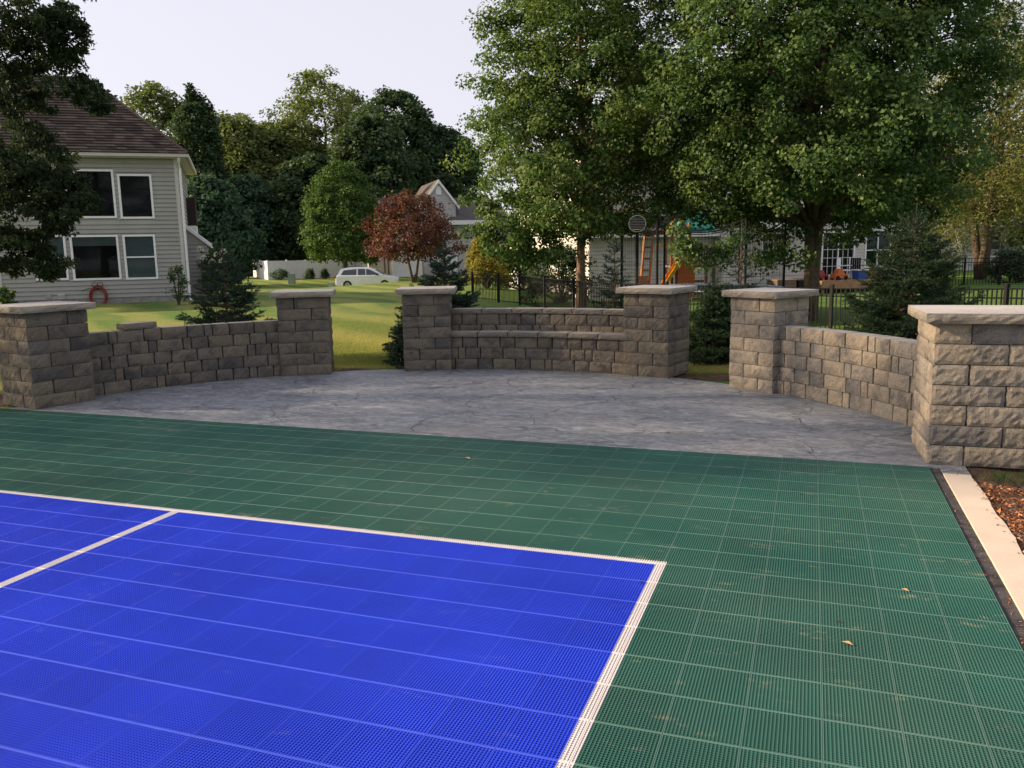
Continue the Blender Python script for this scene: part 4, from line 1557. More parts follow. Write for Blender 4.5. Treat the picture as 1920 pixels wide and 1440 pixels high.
toycar('orange ride-on toy at the front edge of the deck', 11.1, -2.6, 'oplastic')
toycar('red ride-on toy at the right end of the deck', 13.1, -2.5, 'rplastic', .9)
toycar('pink red ride-on toy just right of the maple trunk on the deck', 10.4, -2.2, 'rplastic', .9)
# child's bicycle
bxp, byp, _ = place(1424, 26, -.6)
t = thing('kids_bicycle', 'small blue bicycle lying near the trampoline posts', 'bicycle', (bxp, byp, gz(bxp, byp)), rad(30))
for sx in (-.4, .4):
    pts = [(sx+.24*math.cos(2*PI*k_/18), 0, .26+.24*math.sin(2*PI*k_/18)) for k_ in range(18)]
    MB().tube(pts, .022, 6, closed=True).build('wheel', M['rubber'], t)
q = MB()
q.tube([(-.4, 0, .26), (-.1, 0, .3), (.25, 0, .55), (.4, 0, .26)], .018, 6); q.tube([(-.4, 0, .26), (-.15, 0, .58), (.25, 0, .55)], .018, 6); q.tube([(-.1, 0, .3), (-.15, 0, .62)], .018, 6); q.tube([(.25, 0, .55), (.22, 0, .78)], .018, 6)
q.build('frame', M['bplastic'], t)
MB().box(-.27, -.03, -.06, .06, .62, .67).build('saddle', M['black'], t)
MB().tube([(.2, -.22, .8), (.24, 0, .76), (.2, .22, .8)], .014, 5).build('handlebar', M['black'], t)

# far right house D behind the willow
dx0, dy0, _ = place(1800, 62, -.6)
hd = thing('house', 'cream house partly hidden behind the willow trunks at far right', 'house')
mtd = Matrix.Translation((dx0, dy0, 0)) @ Matrix.Rotation(rad(28), 4, 'Z')
MB().box(0, 14, .05, 8, -.8, 4.0, mtd).build('wall', M['siding_c'], hd)
siding_wall(hd, (dx0, dy0), rad(28), 14, -.7, 4.0, 'siding_c', [(2, 3.2, .8, 2.2), (5, 6.2, .8, 2.2)], pitch=.2, individual=False)
window(hd, mtd, 2, 3.2, .8, 2.2, 'dark', mull_h=1.5); window(hd, mtd, 5, 6.2, .8, 2.2, 'dark', mull_h=1.5)
rb = MB().add([mtd @ Vector(v) for v in [(-.5, -.5, 4), (14.5, -.5, 4), (14.5, 8.5, 4), (-.5, 8.5, 4), (4, 4, 7.2), (10, 4, 7.2)]], [(0, 1, 5, 4), (1, 2, 5), (2, 3, 4, 5), (3, 0, 4), (3, 2, 1, 0)])
rb.build('roof', M['shingle_g'], hd)
q = MB()
for i in range(26):
    q.box(-1.2+.16*i, -1.15+.16*i, -2.0, -1.95, -.6, .35, mtd)
q.box(-1.2, 3.0, -2.02, -1.93, .35, .42, mtd); q.box(-1.2, 3.0, -2.02, -1.93, -.5, -.44, mtd)
q.build('porch_railing', M['white'], hd)

# ------------------------------------------------------------------ trampoline
TX, TY, _ = place(1313, 24.5, -.6)
tg = gz(TX, TY)
zp = pix(1313, 538, 24.5)[2]
TR = 147/F*24.5
tr = thing('trampoline', 'large trampoline with black poles and enclosure net behind the fence', 'trampoline', (TX, TY, 0), rad(19.7))
q = MB()
K = 48
vs = []; fs = []
for k_ in range(K):
    a = 2*PI*k_/K
    for rr_, zz in ((TR, zp), (TR-.28, zp), (TR-.28, zp-.03), (TR, zp-.03)):
        vs.append((rr_*math.cos(a), rr_*math.sin(a), zz))
for k_ in range(K):
    j = (k_+1) % K
    for m_ in range(4):
        fs.append((4*k_+m_, 4*j+m_, 4*j+(m_+1) % 4, 4*k_+(m_+1) % 4))
q.add(vs, fs); q.build('edge_pad', M['pad'], tr)
q = MB(); q.add([((TR-.28)*math.cos(2*PI*k_/K), (TR-.28)*math.sin(2*PI*k_/K), zp-.035) for k_ in range(K)], [tuple(range(K))]); q.build('jump_mat', M['netting'], tr)
tops = []
for k_ in range(6):
    a = rad(47+60*k_)
    x, y = TR*1.0*math.cos(a), TR*math.sin(a)
    MB().tube([(x, y, tg), (x, y, zp+1.9)], .035, 8).build('pole', M['black'], tr)
    tops.append(Vector((x, y, zp+1.88)))
for k_ in range(6):
    a_, b_ = tops[k_], tops[(k_+1) % 6]
    q = MB()
    for hgt, sg in ((0, .28), (-.12, .22)):
        q.tube([a_.lerp(b_, s_/8)+Vector((0, 0, hgt-sg*math.sin(PI*s_/8))) for s_ in range(9)], .014, 4)
    # fine net strands
    for s_ in range(1, 24):
        t_ = s_/24
        p_ = a_.lerp(b_, t_)
        q.tube([p_+Vector((0, 0, -.28*math.sin(PI*t_))), Vector((p_.x, p_.y, zp))], .0035, 3)
    for hz in range(1, 5):
        q.tube([Vector((a_.x, a_.y, zp+.35*hz)), Vector((b_.x, b_.y, zp+.35*hz))], .0035, 3)
    q.build('net_panel', M['netting'], tr)
hxp, hyp, hzp = pix(1195, 420, 23.6)
bh = thing('basketball_hoop', 'small black fan shaped backboard on a pole at the trampoline edge', 'basketball hoop', (hxp, hyp, 0), rad(19.7))
MB().tube([(0, .05, gz(hxp, hyp)), (0, .05, hzp+.1)], .045, 8).build('pole', M['black'], bh)
q = MB()
pts = [(.24*math.cos(a), -.0, hzp+.22*math.sin(a)+(.02 if math.sin(a) > 0 else 0)) for a in np.linspace(0, 2*PI, 25)[:-1]]
q.tube(pts, .014, 6, closed=True); q.build('backboard_rim', M['trim'], bh)
q = MB(); K = 24
q.add([(.225*math.cos(2*PI*k_/K), .012, hzp+.205*math.sin(2*PI*k_/K)) for k_ in range(K)]+[(.225*math.cos(2*PI*k_/K), .03, hzp+.205*math.sin(2*PI*k_/K)) for k_ in range(K)], [tuple(range(K)), tuple(range(2*K-1, K-1, -1))]+[(i, (i+1) % K, (i+1) % K+K, i+K) for i in range(K)])
q.build('backboard', M['black'], bh)
q = MB()
for k_ in range(8):
    z_ = hzp-.15+.045*k_
    hw = math.sqrt(max(.001, .21**2-(z_-hzp)**2))
    q.tube([(-hw+2*hw*i/14, 0.0, z_+(.008 if i % 2 else -.008)) for i in range(15)], .006, 4)
q.build('zigzag_pattern', M['trim'], bh)
pts = [(.15*math.cos(a), -.2+.15*math.sin(a), hzp-.16) for a in np.linspace(0, 2*PI, 17)[:-1]]
MB().tube(pts, .01, 5, closed=True).build('rim', M['yplastic'], bh)

# ------------------------------------------------------------------ playset
PD = 31.0
plx, ply, _ = place(1200, PD, -.6)
ps = thing('wooden_playset', 'cedar swing set tower with teal canopy and orange slide behind the trampoline', 'playset', (plx, ply, 0), rad(19.7))
pz = gz(plx, ply)
u = PD/F


def pp(px, y=0, py=None):
    x = (px-1200)*u
    z = None if py is None else pix(px, py, PD)[2]
    return x, y, z


# A-frame ladder end
x0_, _, zt = pp(1212, 0, 437)
for s_ in (0, 1):
    MB().tube([((1196+s_*17-1200)*u, -.2, pz), ((1209+s_*15-1200)*u, .1, zt)], .05, 4).build('leg', M['wood'], ps)
for k_ in range(6):
    z_ = pz+.4+k_*.42
    t_ = (z_-pz)/(zt-pz)
    xa_ = (1196+13*t_-1200)*u
    MB().box(xa_, xa_+.33, -.16+.3*t_, -.10+.3*t_, z_-.035, z_+.035).build('rung', M['wood'], ps)
MB().box((1195-1200)*u, (1213-1200)*u, -.16, -.12, pz+.35, pz+1.05).build('brace_panel', M['deckwood'], ps)
# top beam
MB().box((1206-1200)*u, (1262-1200)*u, .05, .17, zt-.08, zt+.08).build('beam', M['woodg'], ps)
# tower posts
zc = pix(1275, 405, PD)[2]
for px_, yy in ((1259, 0), (1277, 0), (1292, 0), (1259, 1.3), (1338, 0), (1292, 1.3), (1338, 1.3)):
    zt_ = pix(px_, 418, PD)[2] if px_ < 1330 else pix(px_, 480, PD)[2]
    MB().box((px_-1200)*u-.05, (px_-1200)*u+.05, yy, yy+.1, pz, zt_).build('post', M['wood'] if px_ < 1300 else M['woodg'], ps)
# deck platform and rails
zd = pix(1300, 497, PD)[2]
MB().box((1257-1200)*u, (1341-1200)*u, -.02, 1.4, zd-.08, zd).build('platform', M['woodg'], ps)
for i in range(13):
    px_ = 1281+4.7*i
    MB().box((px_-1200)*u-.03, (px_-1200)*u+.03, -.06, -.02, zd-.05, zd+.62).build('baluster', M['wood'] if px_ < 1293 else M['woodg'], ps)
MB().box((1277-1200)*u, (1341-1200)*u, -.10, -.06, zd+.52, zd+.6).build('rail', M['woodg'], ps)
for k_ in range(4):
    MB().box((1296-1200)*u, (1318-1200)*u, -.10, -.04, pz+.1+.22*k_, pz+.2+.22*k_).build('climbing_rung', M['woodg'], ps)
# slide
x0_ = (1240-1200)*u; x1_ = (1266-1200)*u
zl = pz+.12; zh = zd+.05
q = MB().add([(x0_-.35, -.7, zl), (x0_-.35, -.1, zl), (x1_, -.1, zh), (x1_, -.7, zh), (x0_-.35, -.7, zl-.04), (x0_-.35, -.1, zl-.04), (x1_, -.1, zh-.04), (x1_, -.7, zh-.04)], [(0, 3, 2, 1), (4, 5, 6, 7), (0, 1, 5, 4), (1, 2, 6, 5), (2, 3, 7, 6), (3, 0, 4, 7)])
q.build('slide_bed', M['oplastic'], ps)
for yy in (-.76, -.1):
    MB().add([(x0_-.4, yy, zl-.06), (x1_, yy, zh-.06), (x1_, yy, zh+.2), (x0_-.35, yy, zl+.16), (x0_-.4, yy+.06, zl-.06), (x1_, yy+.06, zh-.06), (x1_, yy+.06, zh+.2), (x0_-.35, yy+.06, zl+.16)], [(0, 1, 2, 3), (7, 6, 5, 4), (0, 4, 5, 1), (1, 5, 6, 2), (2, 6, 7, 3), (3, 7, 4, 0)]).build('slide_side', M['yplastic'], ps)
MB().box(x1_-.05, x1_+.55, -.75, -.1, pz+.25, zh+.25).build('slide_panel', M['oplastic'], ps)
# canopy
xa_, xb_ = (1268-1200)*u, (1341-1200)*u
zt_ = pix(1300, 398, PD)[2]; ze_ = pix(1300, 436, PD)[2]
q = MB().add([(xa_, -.1, ze_), (xb_, -.1, ze_), ((xa_+xb_)/2+.35, .65, zt_), ((xa_+xb_)/2-.35, .65, zt_), (xa_, 1.4, ze_), (xb_, 1.4, ze_)], [(0, 1, 2, 3), (4, 3, 2, 5), (0, 3, 4), (1, 5, 2)])
q.build('canopy', M['teal'], ps)
MB().tube([((1247-1200)*u, -.05, pix(1247, 440, PD)[2]), ((1263-1200)*u, -.05, pix(1263, 412, PD)[2])], .055, 4).build('rafter', M['wood'], ps)
MB().tube([((1289-1200)*u, -.05, pix(1289, 432, PD)[2]), ((1270-1200)*u, -.05, pix(1270, 408, PD)[2])], .055, 4).build('rafter', M['wood'], ps)
MB().box((1262-1200)*u, (1291-1200)*u, -.12, -.04, pix(1270, 440, PD)[2], pix(1270, 433, PD)[2]).build('beam', M['wood'], ps)
for px_ in (1234, 1248):
    q = MB(); x_ = (px_-1200)*u
    for s_ in (-.07, .07):
        q.tube([(x_+s_*.3, .1, zt-.05), (x_+s_, .1, zt-.38)], .008, 4)
    q.build('trapeze_rope', M['black'], ps)
    pts = [(x_+.09*math.cos(a), .1, zt-.45+.09*math.sin(a)) for a in np.linspace(0, 2*PI, 13)[:-1]]
    MB().tube(pts, .014, 5, closed=True).build('trapeze_ring', M['yplastic'], ps)

# ------------------------------------------------------------------ black aluminium fence
fence = thing('metal_fence', 'black picket fence running behind the patio from the left spruce to the right edge', 'fence')
fpts = [(885, 33.5), (934, 32), (974, 30.4), (1021, 27.6), (1075, 24.9), (1150, 22.5), (1250, 20.6), (1400, 18.8), (1560, 17.6), (1740, 16.0), (1888, 14.2), (2060, 12.6)]
TOPPY = {885: 513, 934: 515, 974: 516.5, 1021: 521, 1075: 526, 1150: 530, 1250: 533.5, 1400: 537, 1560: 540, 1740: 541, 1888: 540, 2060: 540}
nodes = []
for px, D in fpts:
    x, y, z = pix(px, TOPPY[px], D)
    nodes.append((Vector((x, y, 0)), z))
pick = 0
pk_me = MB().box(-.010, .010, -.010, .010, 0, 1).mesh('picket', M['black'])
post_me = MB().box(-.032, .032, -.032, .032, 0, 1).box(-.036, .036, -.036, .036, .97, 1.01).mesh('post', M['black'])
for i in range(len(nodes)-1):
    (a, za), (b, zb2) = nodes[i], nodes[i+1]
    L = (b-a).length
    npan = max(1, round(L/2.2))
    rz = math.atan2(b.y-a.y, b.x-a.x)
    for k_ in range(npan):
        p0 = a.lerp(b, k_/npan); p1_ = a.lerp(b, (k_+1)/npan)
        z0_ = za+(zb2-za)*k_/npan; z1_ = za+(zb2-za)*(k_+1)/npan
        g0 = gz(p0.x, p0.y)-.05
        o = obj('post', post_me, fence, (p0.x, p0.y, g0), rz); o.scale = (1, 1, z0_+.06-g0)
        Lp = (p1_-p0).length
        for off in (-.015, -.17, -(z0_-g0)+.12):
            q = MB()
            q.tube([Vector((p0.x, p0.y, z0_+off)), Vector((p1_.x, p1_.y, z1_+off))], .014, 4)
            q.build('rail', M['black'], fence)
        m_ = int(round(Lp/.105))
        for s_ in range(1, m_):
            p = p0.lerp(p1_, s_/m_); zt_ = z0_+(z1_-z0_)*s_/m_
            g_ = gz(p.x, p.y)+.04
            o = obj('picket', pk_me, fence, (p.x, p.y, g_), rz); o.scale = (1, 1, max(.2, zt_-.01-g_))
            pick += 1
print('pickets', pick)
# second, distant fence at the right
f2 = thing('metal_fence', 'distant black picket fence in front of the willow trunks at far right', 'fence')
a = Vector(pix(1745, 484, 41)); b = Vector(pix(2050, 484, 39))
q = MB(); L = (b-a).length
n = int(L/.13)
for i in range(n):
    p = a.lerp(b, i/n)
    q.box(p.x-.01, p.x+.01, p.y-.01, p.y+.01, -.62, p.z)
q.build('picket_row', M['black'], f2, kind='stuff')
for i in range(5):
    p = a.lerp(b, i/4.5)
    MB().box(p.x-.045, p.x+.045, p.y-.045, p.y+.045, -.65, p.z+.08).build('post', M['black'], f2)
for off in (0, -.2, -.95):
    MB().tube([a+Vector((0, 0, off)), b+Vector((0, 0, off))], .018, 4).build('rail', M['black'], f2)

# ------------------------------------------------------------------ white vinyl fence
vf = thing('vinyl_fence', 'long white panel fence at the far edge of the lawn', 'fence')
zt_ = pix(500, 490, 88)[2]


def vpanel(p, q_, zb0, zt0):
    a = Vector((p[0], p[1], 0)); b = Vector((q_[0], q_[1], 0))
    rz = math.atan2(b.y-a.y, b.x-a.x)
    m_ = Matrix.Translation((a.x, a.y, 0)) @ Matrix.Rotation(rz, 4, 'Z')
    L = (b-a).length
    w = MB().box(.06, L-.06, -.02, .02, zb0, zt0, m_)
    k_ = int(L/.15)
    for i in range(k_):
        w.box(.07+(L-.14)*i/k_, .07+(L-.14)*(i+1)/k_-.012, -.032, -.021, zb0+.1, zt0-.1, m_)
    w.box(.06, L-.06, -.05, .05, zt0-.08, zt0+.02, m_); w.box(.06, L-.06, -.05, .05, zb0, zb0+.1, m_)
    w.build('panel', M['vinyl'], vf)
    MB().box(-.065, .065, -.065, .065, zb0-.1, zt0+.1, m_).build('post', M['vinyl'], vf)


vf_p = [pix(475, 500, 95), pix(502, 500, 84)]
vpts = [vf_p[0]]
pA = pix(502, 500, 84); pB = pix(735, 500, 92)
vpts.append(((vf_p[0][0]+pA[0])/2, (vf_p[0][1]+pA[1])/2, 0)); vpts.append(pA)
for i in range(1, 8):
    vpts.append(tuple(pA[k_]+(pB[k_]-pA[k_])*i/7 for k_ in range(3)))
for a, b in zip(vpts[:-1], vpts[1:]):
    zg = gz(a[0], a[1])
    vpanel(a, b, zg, zg+1.85)

# small things on the lawn
for px, D, lab, h_, w_ in ((546, 76, 'pale green utility cabinet on the lawn in front of the white fence', .85, .55), (619, 62, 'small pale marker post on the lawn left of the silver car', .55, .28)):
    x, y, _ = place(px, D, 0)
    zg = gz(x, y)
    t = thing('utility_box', lab, 'utility box', (x, y, zg), rad(20))
    MB().box(-w_/2, w_/2, -w_/2, w_/2, 0, h_).build('cabinet', M['utility'], t)
    MB().box(-w_/2-.02, w_/2+.02, -w_/2-.02, w_/2+.02, h_, h_+.05).build('lid', M['utility'], t)

# street behind the crest
sx0 = pix(300, 520, 70); sx1 = pix(1000, 520, 70)

# ------------------------------------------------------------------ car
cxp, cyp, _ = place(690, 66, -1.4)
car = thing('parked_car', 'silver crossover parked side-on beyond the lawn crest', 'car', (cxp, cyp, gz(cxp, cyp)+.16), rad(19.7+2))
# side profile (x forward/right), z
lower = [(-2.42, .35), (-2.44, .75), (-2.36, 1.02), (-2.28, 1.08), (1.0, 1.06), (1.55, 1.02), (2.15, .88), (2.40, .70), (2.44, .38), (2.2, .25), (-2.2, .25)]


def loft(profile, halfs, name, m_, parent):
    vs = []; fs = []
    k_ = len(profile)
    for y, ins in halfs:
        for (x, z) in profile:
            cxm, czm = 0, .65
            vs.append((cxm+(x-cxm)*ins, y, czm+(z-czm)*(1-(1-ins)*1.2)))
    n_ = len(halfs)
    for i in range(n_-1):
        for j in range(k_):
            jj = (j+1) % k_
            fs.append((i*k_+j, i*k_+jj, (i+1)*k_+jj, (i+1)*k_+j))
    fs.append(tuple(range(k_))[::-1]); fs.append(tuple((n_-1)*k_+j for j in range(k_)))
    return MB().add(vs, fs).build(name, m_, parent)


body = loft(lower, [(-.93, .94), (-.90, .985), (-.6, 1), (.6, 1), (.90, .985), (.93, .94)], 'car_body', M['paint'], car)
cab = [(-2.26, 1.05), (-1.98, 1.56), (-1.6, 1.66), (-.6, 1.72), (.2, 1.66), (.72, 1.46), (1.42, 1.06)]
vs = []; fs = []
k_ = len(cab)
for s_ in (-1, 1):
    for (x, z) in cab:
        ins = .88-.22*(z-1.05)/.67
        vs.append((x, s_*ins, z))
for j in range(k_-1):
    fs.append((j, j+1, k_+j+1, k_+j))
fs += [tuple(range(k_))[::-1], tuple(range(k_, 2*k_)), (0, k_, 2*k_-1, k_-1)]
MB().add(vs, fs).build('cabin', M['paint'], car)
for s_ in (-1, 1):
    for nm_, poly in (('side_window', [(-1.95, 1.12), (-1.72, 1.48), (-.72, 1.56), (-.72, 1.10)]), ('side_window', [(-.62, 1.10), (-.62, 1.565), (-.05, 1.56), (-.02, 1.09)]), ('side_window', [(.04, 1.09), (.02, 1.55), (.25, 1.52), (.62, 1.36), (1.05, 1.10)])):
        v_ = []
        for (x, z) in poly:
            y = s_*(.88-.22*(z-1.05)/.67)
            v_.append((x, y+s_*.012, z))
        v_ += [(x, y-s_*.02, z) for x, y, z in v_]
        n_ = len(poly)
        f_ = [tuple(range(n_)), tuple(range(2*n_-1, n_-1, -1))]+[(i, i+n_, (i+1) % n_+n_, (i+1) % n_) for i in range(n_)]
        MB().add(v_, f_).build(nm_, M['glassd'], car)
    MB().tube([(-1.7, s_*.66, 1.70), (-1.0, s_*.66, 1.77), (-.2, s_*.66, 1.74)], .022, 5).build('roof_rail', M['black'], car)
    MB().box(.80, .98, s_*1.0-.1, s_*1.0+.1, 1.08, 1.2).build('mirror', M['black'], car)
    MB().box(-2.445, -2.12, s_*.80-.11, s_*.80+.125, .86, 1.03).build('tail_lamp', M['tail'], car)
    MB().box(2.05, 2.38, s_*.76-.12, s_*.76+.12, .70, .84).build('headlight', M['lamp'], car)
    for wx in (-1.45, 1.45):
        w = MB().tube([(wx, s_*.72, .34), (wx, s_*.95, .34)], .34, 20).build('wheel', M['rubber'], car)
        MB().tube([(wx, s_*.93, .34), (wx, s_*.965, .34)], .21, 14).build('rim', M['rim'], w)
        pts = [(wx+.40*math.cos(a), s_*.925, .34+.40*math.sin(a)) for a in np.linspace(0, PI, 13)]
        MB().tube(pts, .045, 5).build('wheel_arch', M['paint'], car)
MB().add([(-2.275, -.7, 1.12), (-2.275, .7, 1.12), (-2.03, .6, 1.53), (-2.03, -.6, 1.53), (-2.2, -.7, 1.12), (-2.2, .7, 1.12), (-1.98, .6, 1.5), (-1.98, -.6, 1.5)], [(0, 3, 2, 1), (4, 5, 6, 7), (0, 1, 5, 4), (2, 3, 7, 6)]).build('rear_window', M['glassd'], car)
MB().add([(1.36, -.72, 1.12), (1.36, .72, 1.12), (.74, .6, 1.48), (.74, -.6, 1.48), (1.33, -.72, 1.08), (1.33, .72, 1.08), (.71, .6, 1.45), (.71, -.6, 1.45)], [(0, 1, 2, 3), (7, 6, 5, 4), (0, 4, 5, 1), (2, 6, 7, 3)]).build('windscreen', M['glassd'], car)

# ------------------------------------------------------------------ spruces
spruce('dark spruce behind the left curved wall, in front of the grey house', 432, 12.6, 1.85, .78, 'needle', 1.1, 15, seed=3)
spruce('spruce behind the pillar at the left end of the bench, with a tall bare leader', 838, 12.9, 1.72, .86, 'needle', 1.35, 13, seed=5)
spruce('low spruce peeking out on the lawn side of the bench pillar', 772, 11.9, .85, .34, 'needle', 1.6, 9, seed=6)
spruce('spruce behind the bench wall, left of its right pillar', 1152, 12.9, 1.78, .52, 'needle', .9, 15, seed=8)
spruce('slim spruce rising between the two right-hand pillars', 1385, 12.2, 1.98, .45, 'needle', .8, 15, seed=9)
spruce('dense low spruce in the gap between the two right-hand pillars', 1340, 11.6, 1.15, .55, 'needle2', 1.8, 12, seed=10)
spruce('largest spruce with a reddish leader behind the right curved wall', 1702, 10.9, 2.2, 1.08, 'needle2', 1.25, 20, seed=12)
x, y, _ = place(838, 12.9, 0)

# ------------------------------------------------------------------ maples
def at(px, D, dz=0):
    x, y, _ = place(px, D, 0)
    return (x, y, gz(x, y)+dz)


MP = [(0, .2), (.12, .62), (.3, .95), (.5, 1), (.72, .86), (.88, .55), (1, .08)]
b1 = at(1090, 26)
rng = np.random.default_rng(78)
lb, lr = [], []
for px, py, D in [(885, 430, 25.5), (905, 455, 25), (930, 470, 25), (955, 480, 25.2), (985, 490, 25.5), (1010, 470, 25), (1035, 485, 25.3), (1060, 460, 25.5), (900, 400, 25.5), (940, 430, 25), (980, 450, 25), (1020, 440, 25)]:
    p = pix(px, py, D)
    for k_ in range(3):
        lb.append(np.array(p)-np.array(b1)+rng.normal(0, .28, 3)*np.array([1, 1, .6])); lr.append(.32*rng.uniform(.7, 1.3))
left_bough = (np.array(lb), np.array(lr))
tree('maple_tree', 'left of the two large maples, with sunlit lower trunk behind the fence', b1, 12.8, 3.3, MP, 1050, 120, .098, 'maple', 'barkw', .15, clump=.42, crown_bottom=.205, limbs=70, az_noise=.26, seed=21, shell=.3, extra=left_bough, asp=.85)
b2 = at(1520, 23.5)
rng = np.random.default_rng(77)
lb, lr = [], []
for px, py, D in [(1265, 455, 21), (1325, 478, 21), (1345, 462, 21.4), (1375, 470, 21.5), (1400, 450, 22), (1425, 478, 22), (1450, 498, 22.5), (1470, 470, 22.3), (1495, 485, 22), (1290, 470, 21.3), (1350, 482, 21.3), (1600, 425, 22.5), (1640, 432, 22.6), (1690, 430, 23), (1550, 440, 22), (1740, 400, 23), (1660, 405, 23), (1500, 445, 22.5), (1450, 435, 22.5)]:
    p = pix(px, py, D)
    for k_ in range(2):
        lb.append(np.array(p)-np.array(b2)+rng.normal(0, .25, 3)*np.array([1, 1, .5])); lr.append(.40*rng.uniform(.7, 1.3))
low_bough = (np.array(lb), np.array(lr))
tree('maple_tree', 'right of the two large maples, forked dark trunk behind the right pillars', b2, 13.5, 4.6, MP, 1700, 125, .098, 'maple2', 'bark', .21, clump=.46, crown_bottom=.205, limbs=90, fork=1, fork_sp=.10, extra=low_bough, az_noise=.16, seed=22, shell=.3, asp=.85)

# ------------------------------------------------------------------ oak at the left edge
ob = (-13.3, 5.9, -.02)
ex = []
exr = []
for px, py, r_, D in [(20, 20, .75, 12.5), (70, 55, .6, 12.8), (110, 30, .45, 12.4), (30, 110, .6, 13), (90, 120, .45, 12.7), (140, 165, .35, 12.6), (175, 185, .22, 12.5), (60, 175, .4, 12.8), (10, 190, .5, 12.6), (190, 200, .14, 12.5),
                      (20, 290, .6, 12.6), (60, 320, .6, 12.8), (100, 350, .45, 12.5), (30, 380, .6, 12.7), (90, 385, .4, 12.4), (130, 345, .28, 12.6), (145, 385, .22, 12.5), (20, 440, .45, 12.7), (60, 470, .4, 12.6), (85, 500, .25, 12.5), (100, 430, .22, 12.6), (25, 500, .3, 12.8), (120, 400, .25, 12.5), (75, 270, .3, 12.7), (-20, 350, .8, 12.9), (-20, 100, .8, 12.9), (-30, 450, .6, 12.9), (150, 60, .22, 12.6), (125, 85, .3, 12.6)]:
    p = pix(px, py, D)
    ex.append((p[0]-ob[0], p[1]-ob[1], p[2]-ob[2])); exr.append(r_)
# split each into sub clumps
rng = np.random.default_rng(5)
E_, Er = [], []
for p, r_ in zip(ex, exr):
    for k_ in range(max(5, int(r_*40))):
        E_.append(np.array(p)+rng.normal(0, r_*.5, 3)*np.array([1, 1, .75])); Er.append(max(.13, r_*.32)*rng.uniform(.6, 1.4))
OP = [(0, .9), (.15, 1), (.45, 1), (.75, .75), (1, .1)]
tree('oak_tree', 'dark pin oak overhanging from the left edge in front of the grey house', ob, 13, 3.8, OP, 1250, 95, .068, 'oak', 'barkd', .22, clump=.48, crown_bottom=.12, limbs=45, limb_k=.3, wob=.22, extra=(np.array(E_), np.array(Er)), flat=.5, seed=31, asp=.5, shell=.2)

# ------------------------------------------------------------------ background wood
def bgtree(lab, px, D, ztop_py, wpx, lm, prof=P_OVAL, n=200, per=60, leaf=.42, clump=1.5, cb=.12, seed=1, name='tree', **kw):
    b = at(px, D)
    zt_ = pix(px, ztop_py, D)[2]
    h = zt_-b[2]
    return tree(name, lab, b, h/1.0, wpx/2/F*D*1.38, prof, int(n*1.7), int(per*1.7), leaf*1.15, lm, 'bark', .22+h*.012, clump=clump, crown_bottom=cb, limbs=20, seed=seed, **kw)


bgtree('sparse tall tree with open crown left of the vine-draped one', 312, 98, 165, 110, 'olive', n=85, per=55, clump=1.25, cb=.3, seed=41, leaf=.36, az_noise=.4)
bgtree('narrow dark vine-draped tree rising above the grey house corner', 388, 90, 168, 74, 'darkgreen', P_COL, n=190, per=80, clump=1.0, cb=.03, seed=42, leaf=.3, droop=1.2)
bgtree('olive rounded tree right of the vine-draped tree', 458, 112, 225, 120, 'olive', n=190, seed=43)
bgtree('broad olive tree in the middle of the far wood', 535, 118, 238, 140, 'olive', n=220, seed=44, az_noise=.3)
bgtree('tallest feathery pale tree of the far wood', 622, 124, 148, 170, 'olive', n=170, per=60, clump=1.5, cb=.35, seed=45, leaf=.36, az_noise=.4)
bgtree('tall dark domed tree left of the large maples', 752, 112, 182, 170, 'darkgreen', P_ROUND, n=330, clump=1.6, seed=46)
bgtree('mid green tree in front of the dark domed tree', 706, 100, 228, 105, 'darkgreen', n=200, seed=47, cb=.05)
bgtree('dark tree between the domed tree and the left maple', 835, 116, 250, 110, 'darkgreen', n=190, seed=48)
bgtree('bluish dark spreading tree above the left end of the white fence', 470, 103, 330, 150, 'bluegreen', P_ROUND, n=330, clump=1.1, seed=49, leaf=.3, cb=.10, droop=.6)
bgtree('bluish dark tree close behind the grey house corner', 400, 72, 335, 110, 'bluegreen', P_ROUND, n=200, clump=1.0, seed=50, leaf=.28, cb=.03)
bgtree('dark olive tree behind the round green tree', 590, 104, 300, 130, 'darkgreen', P_ROUND, n=240, seed=51, cb=.03)
bgtree('dark tree low behind the round green tree on its right', 700, 96, 340, 120, 'darkgreen', P_ROUND, n=200, seed=52, cb=.02)
bgtree('shaded tree directly beside the grey house roof', 340, 104, 300, 120, 'darkgreen', P_ROUND, n=220, seed=53, cb=.03)
bgtree('dark tree seen low between the two maples', 1235, 66, 120, 230, 'darkgreen', P_ROUND, n=260, seed=54, cb=.08, clump=1.2, leaf=.3)
bgtree('dark tree behind the roof of the cream house', 1480, 80, 60, 300, 'darkgreen', P_ROUND, n=280, seed=55, cb=.1, clump=1.6, leaf=.36)
# round green lawn tree
tree('lawn_tree', 'dense round green tree standing on the far lawn above the silver car', at(648, 80), (pix(645, 303, 80)[2]-at(648, 80)[2]), 3.75, [(0, .5), (.1, .85), (.3, 1), (.5, .97), (.7, .8), (.88, .5), (1, .12)], 420, 70, .24, 'green', 'bark', .25, clump=.75, crown_bottom=.17, limbs=20, seed=61, az_noise=.1, shell=.55)
tree('red_tree', 'small tree with red autumn leaves in front of the gabled house', at(776, 59), (pix(770, 362, 59)[2]-at(776, 59)[2]), 3.15, [(0, .4), (.15, .75), (.35, 1), (.6, .95), (.85, .7), (1, .25)], 260, 60, .17, 'red', 'bark', .14, clump=.6, crown_bottom=.27, limbs=30, fork=1, seed=62, az_noise=.18, shell=.4)
bush('yellow_shrub', 'yellow green shrub beside the fence left of the left maple', 912, 41, 2.3, 2.6, 'yellow', 110, 60, .12, clump=.32)
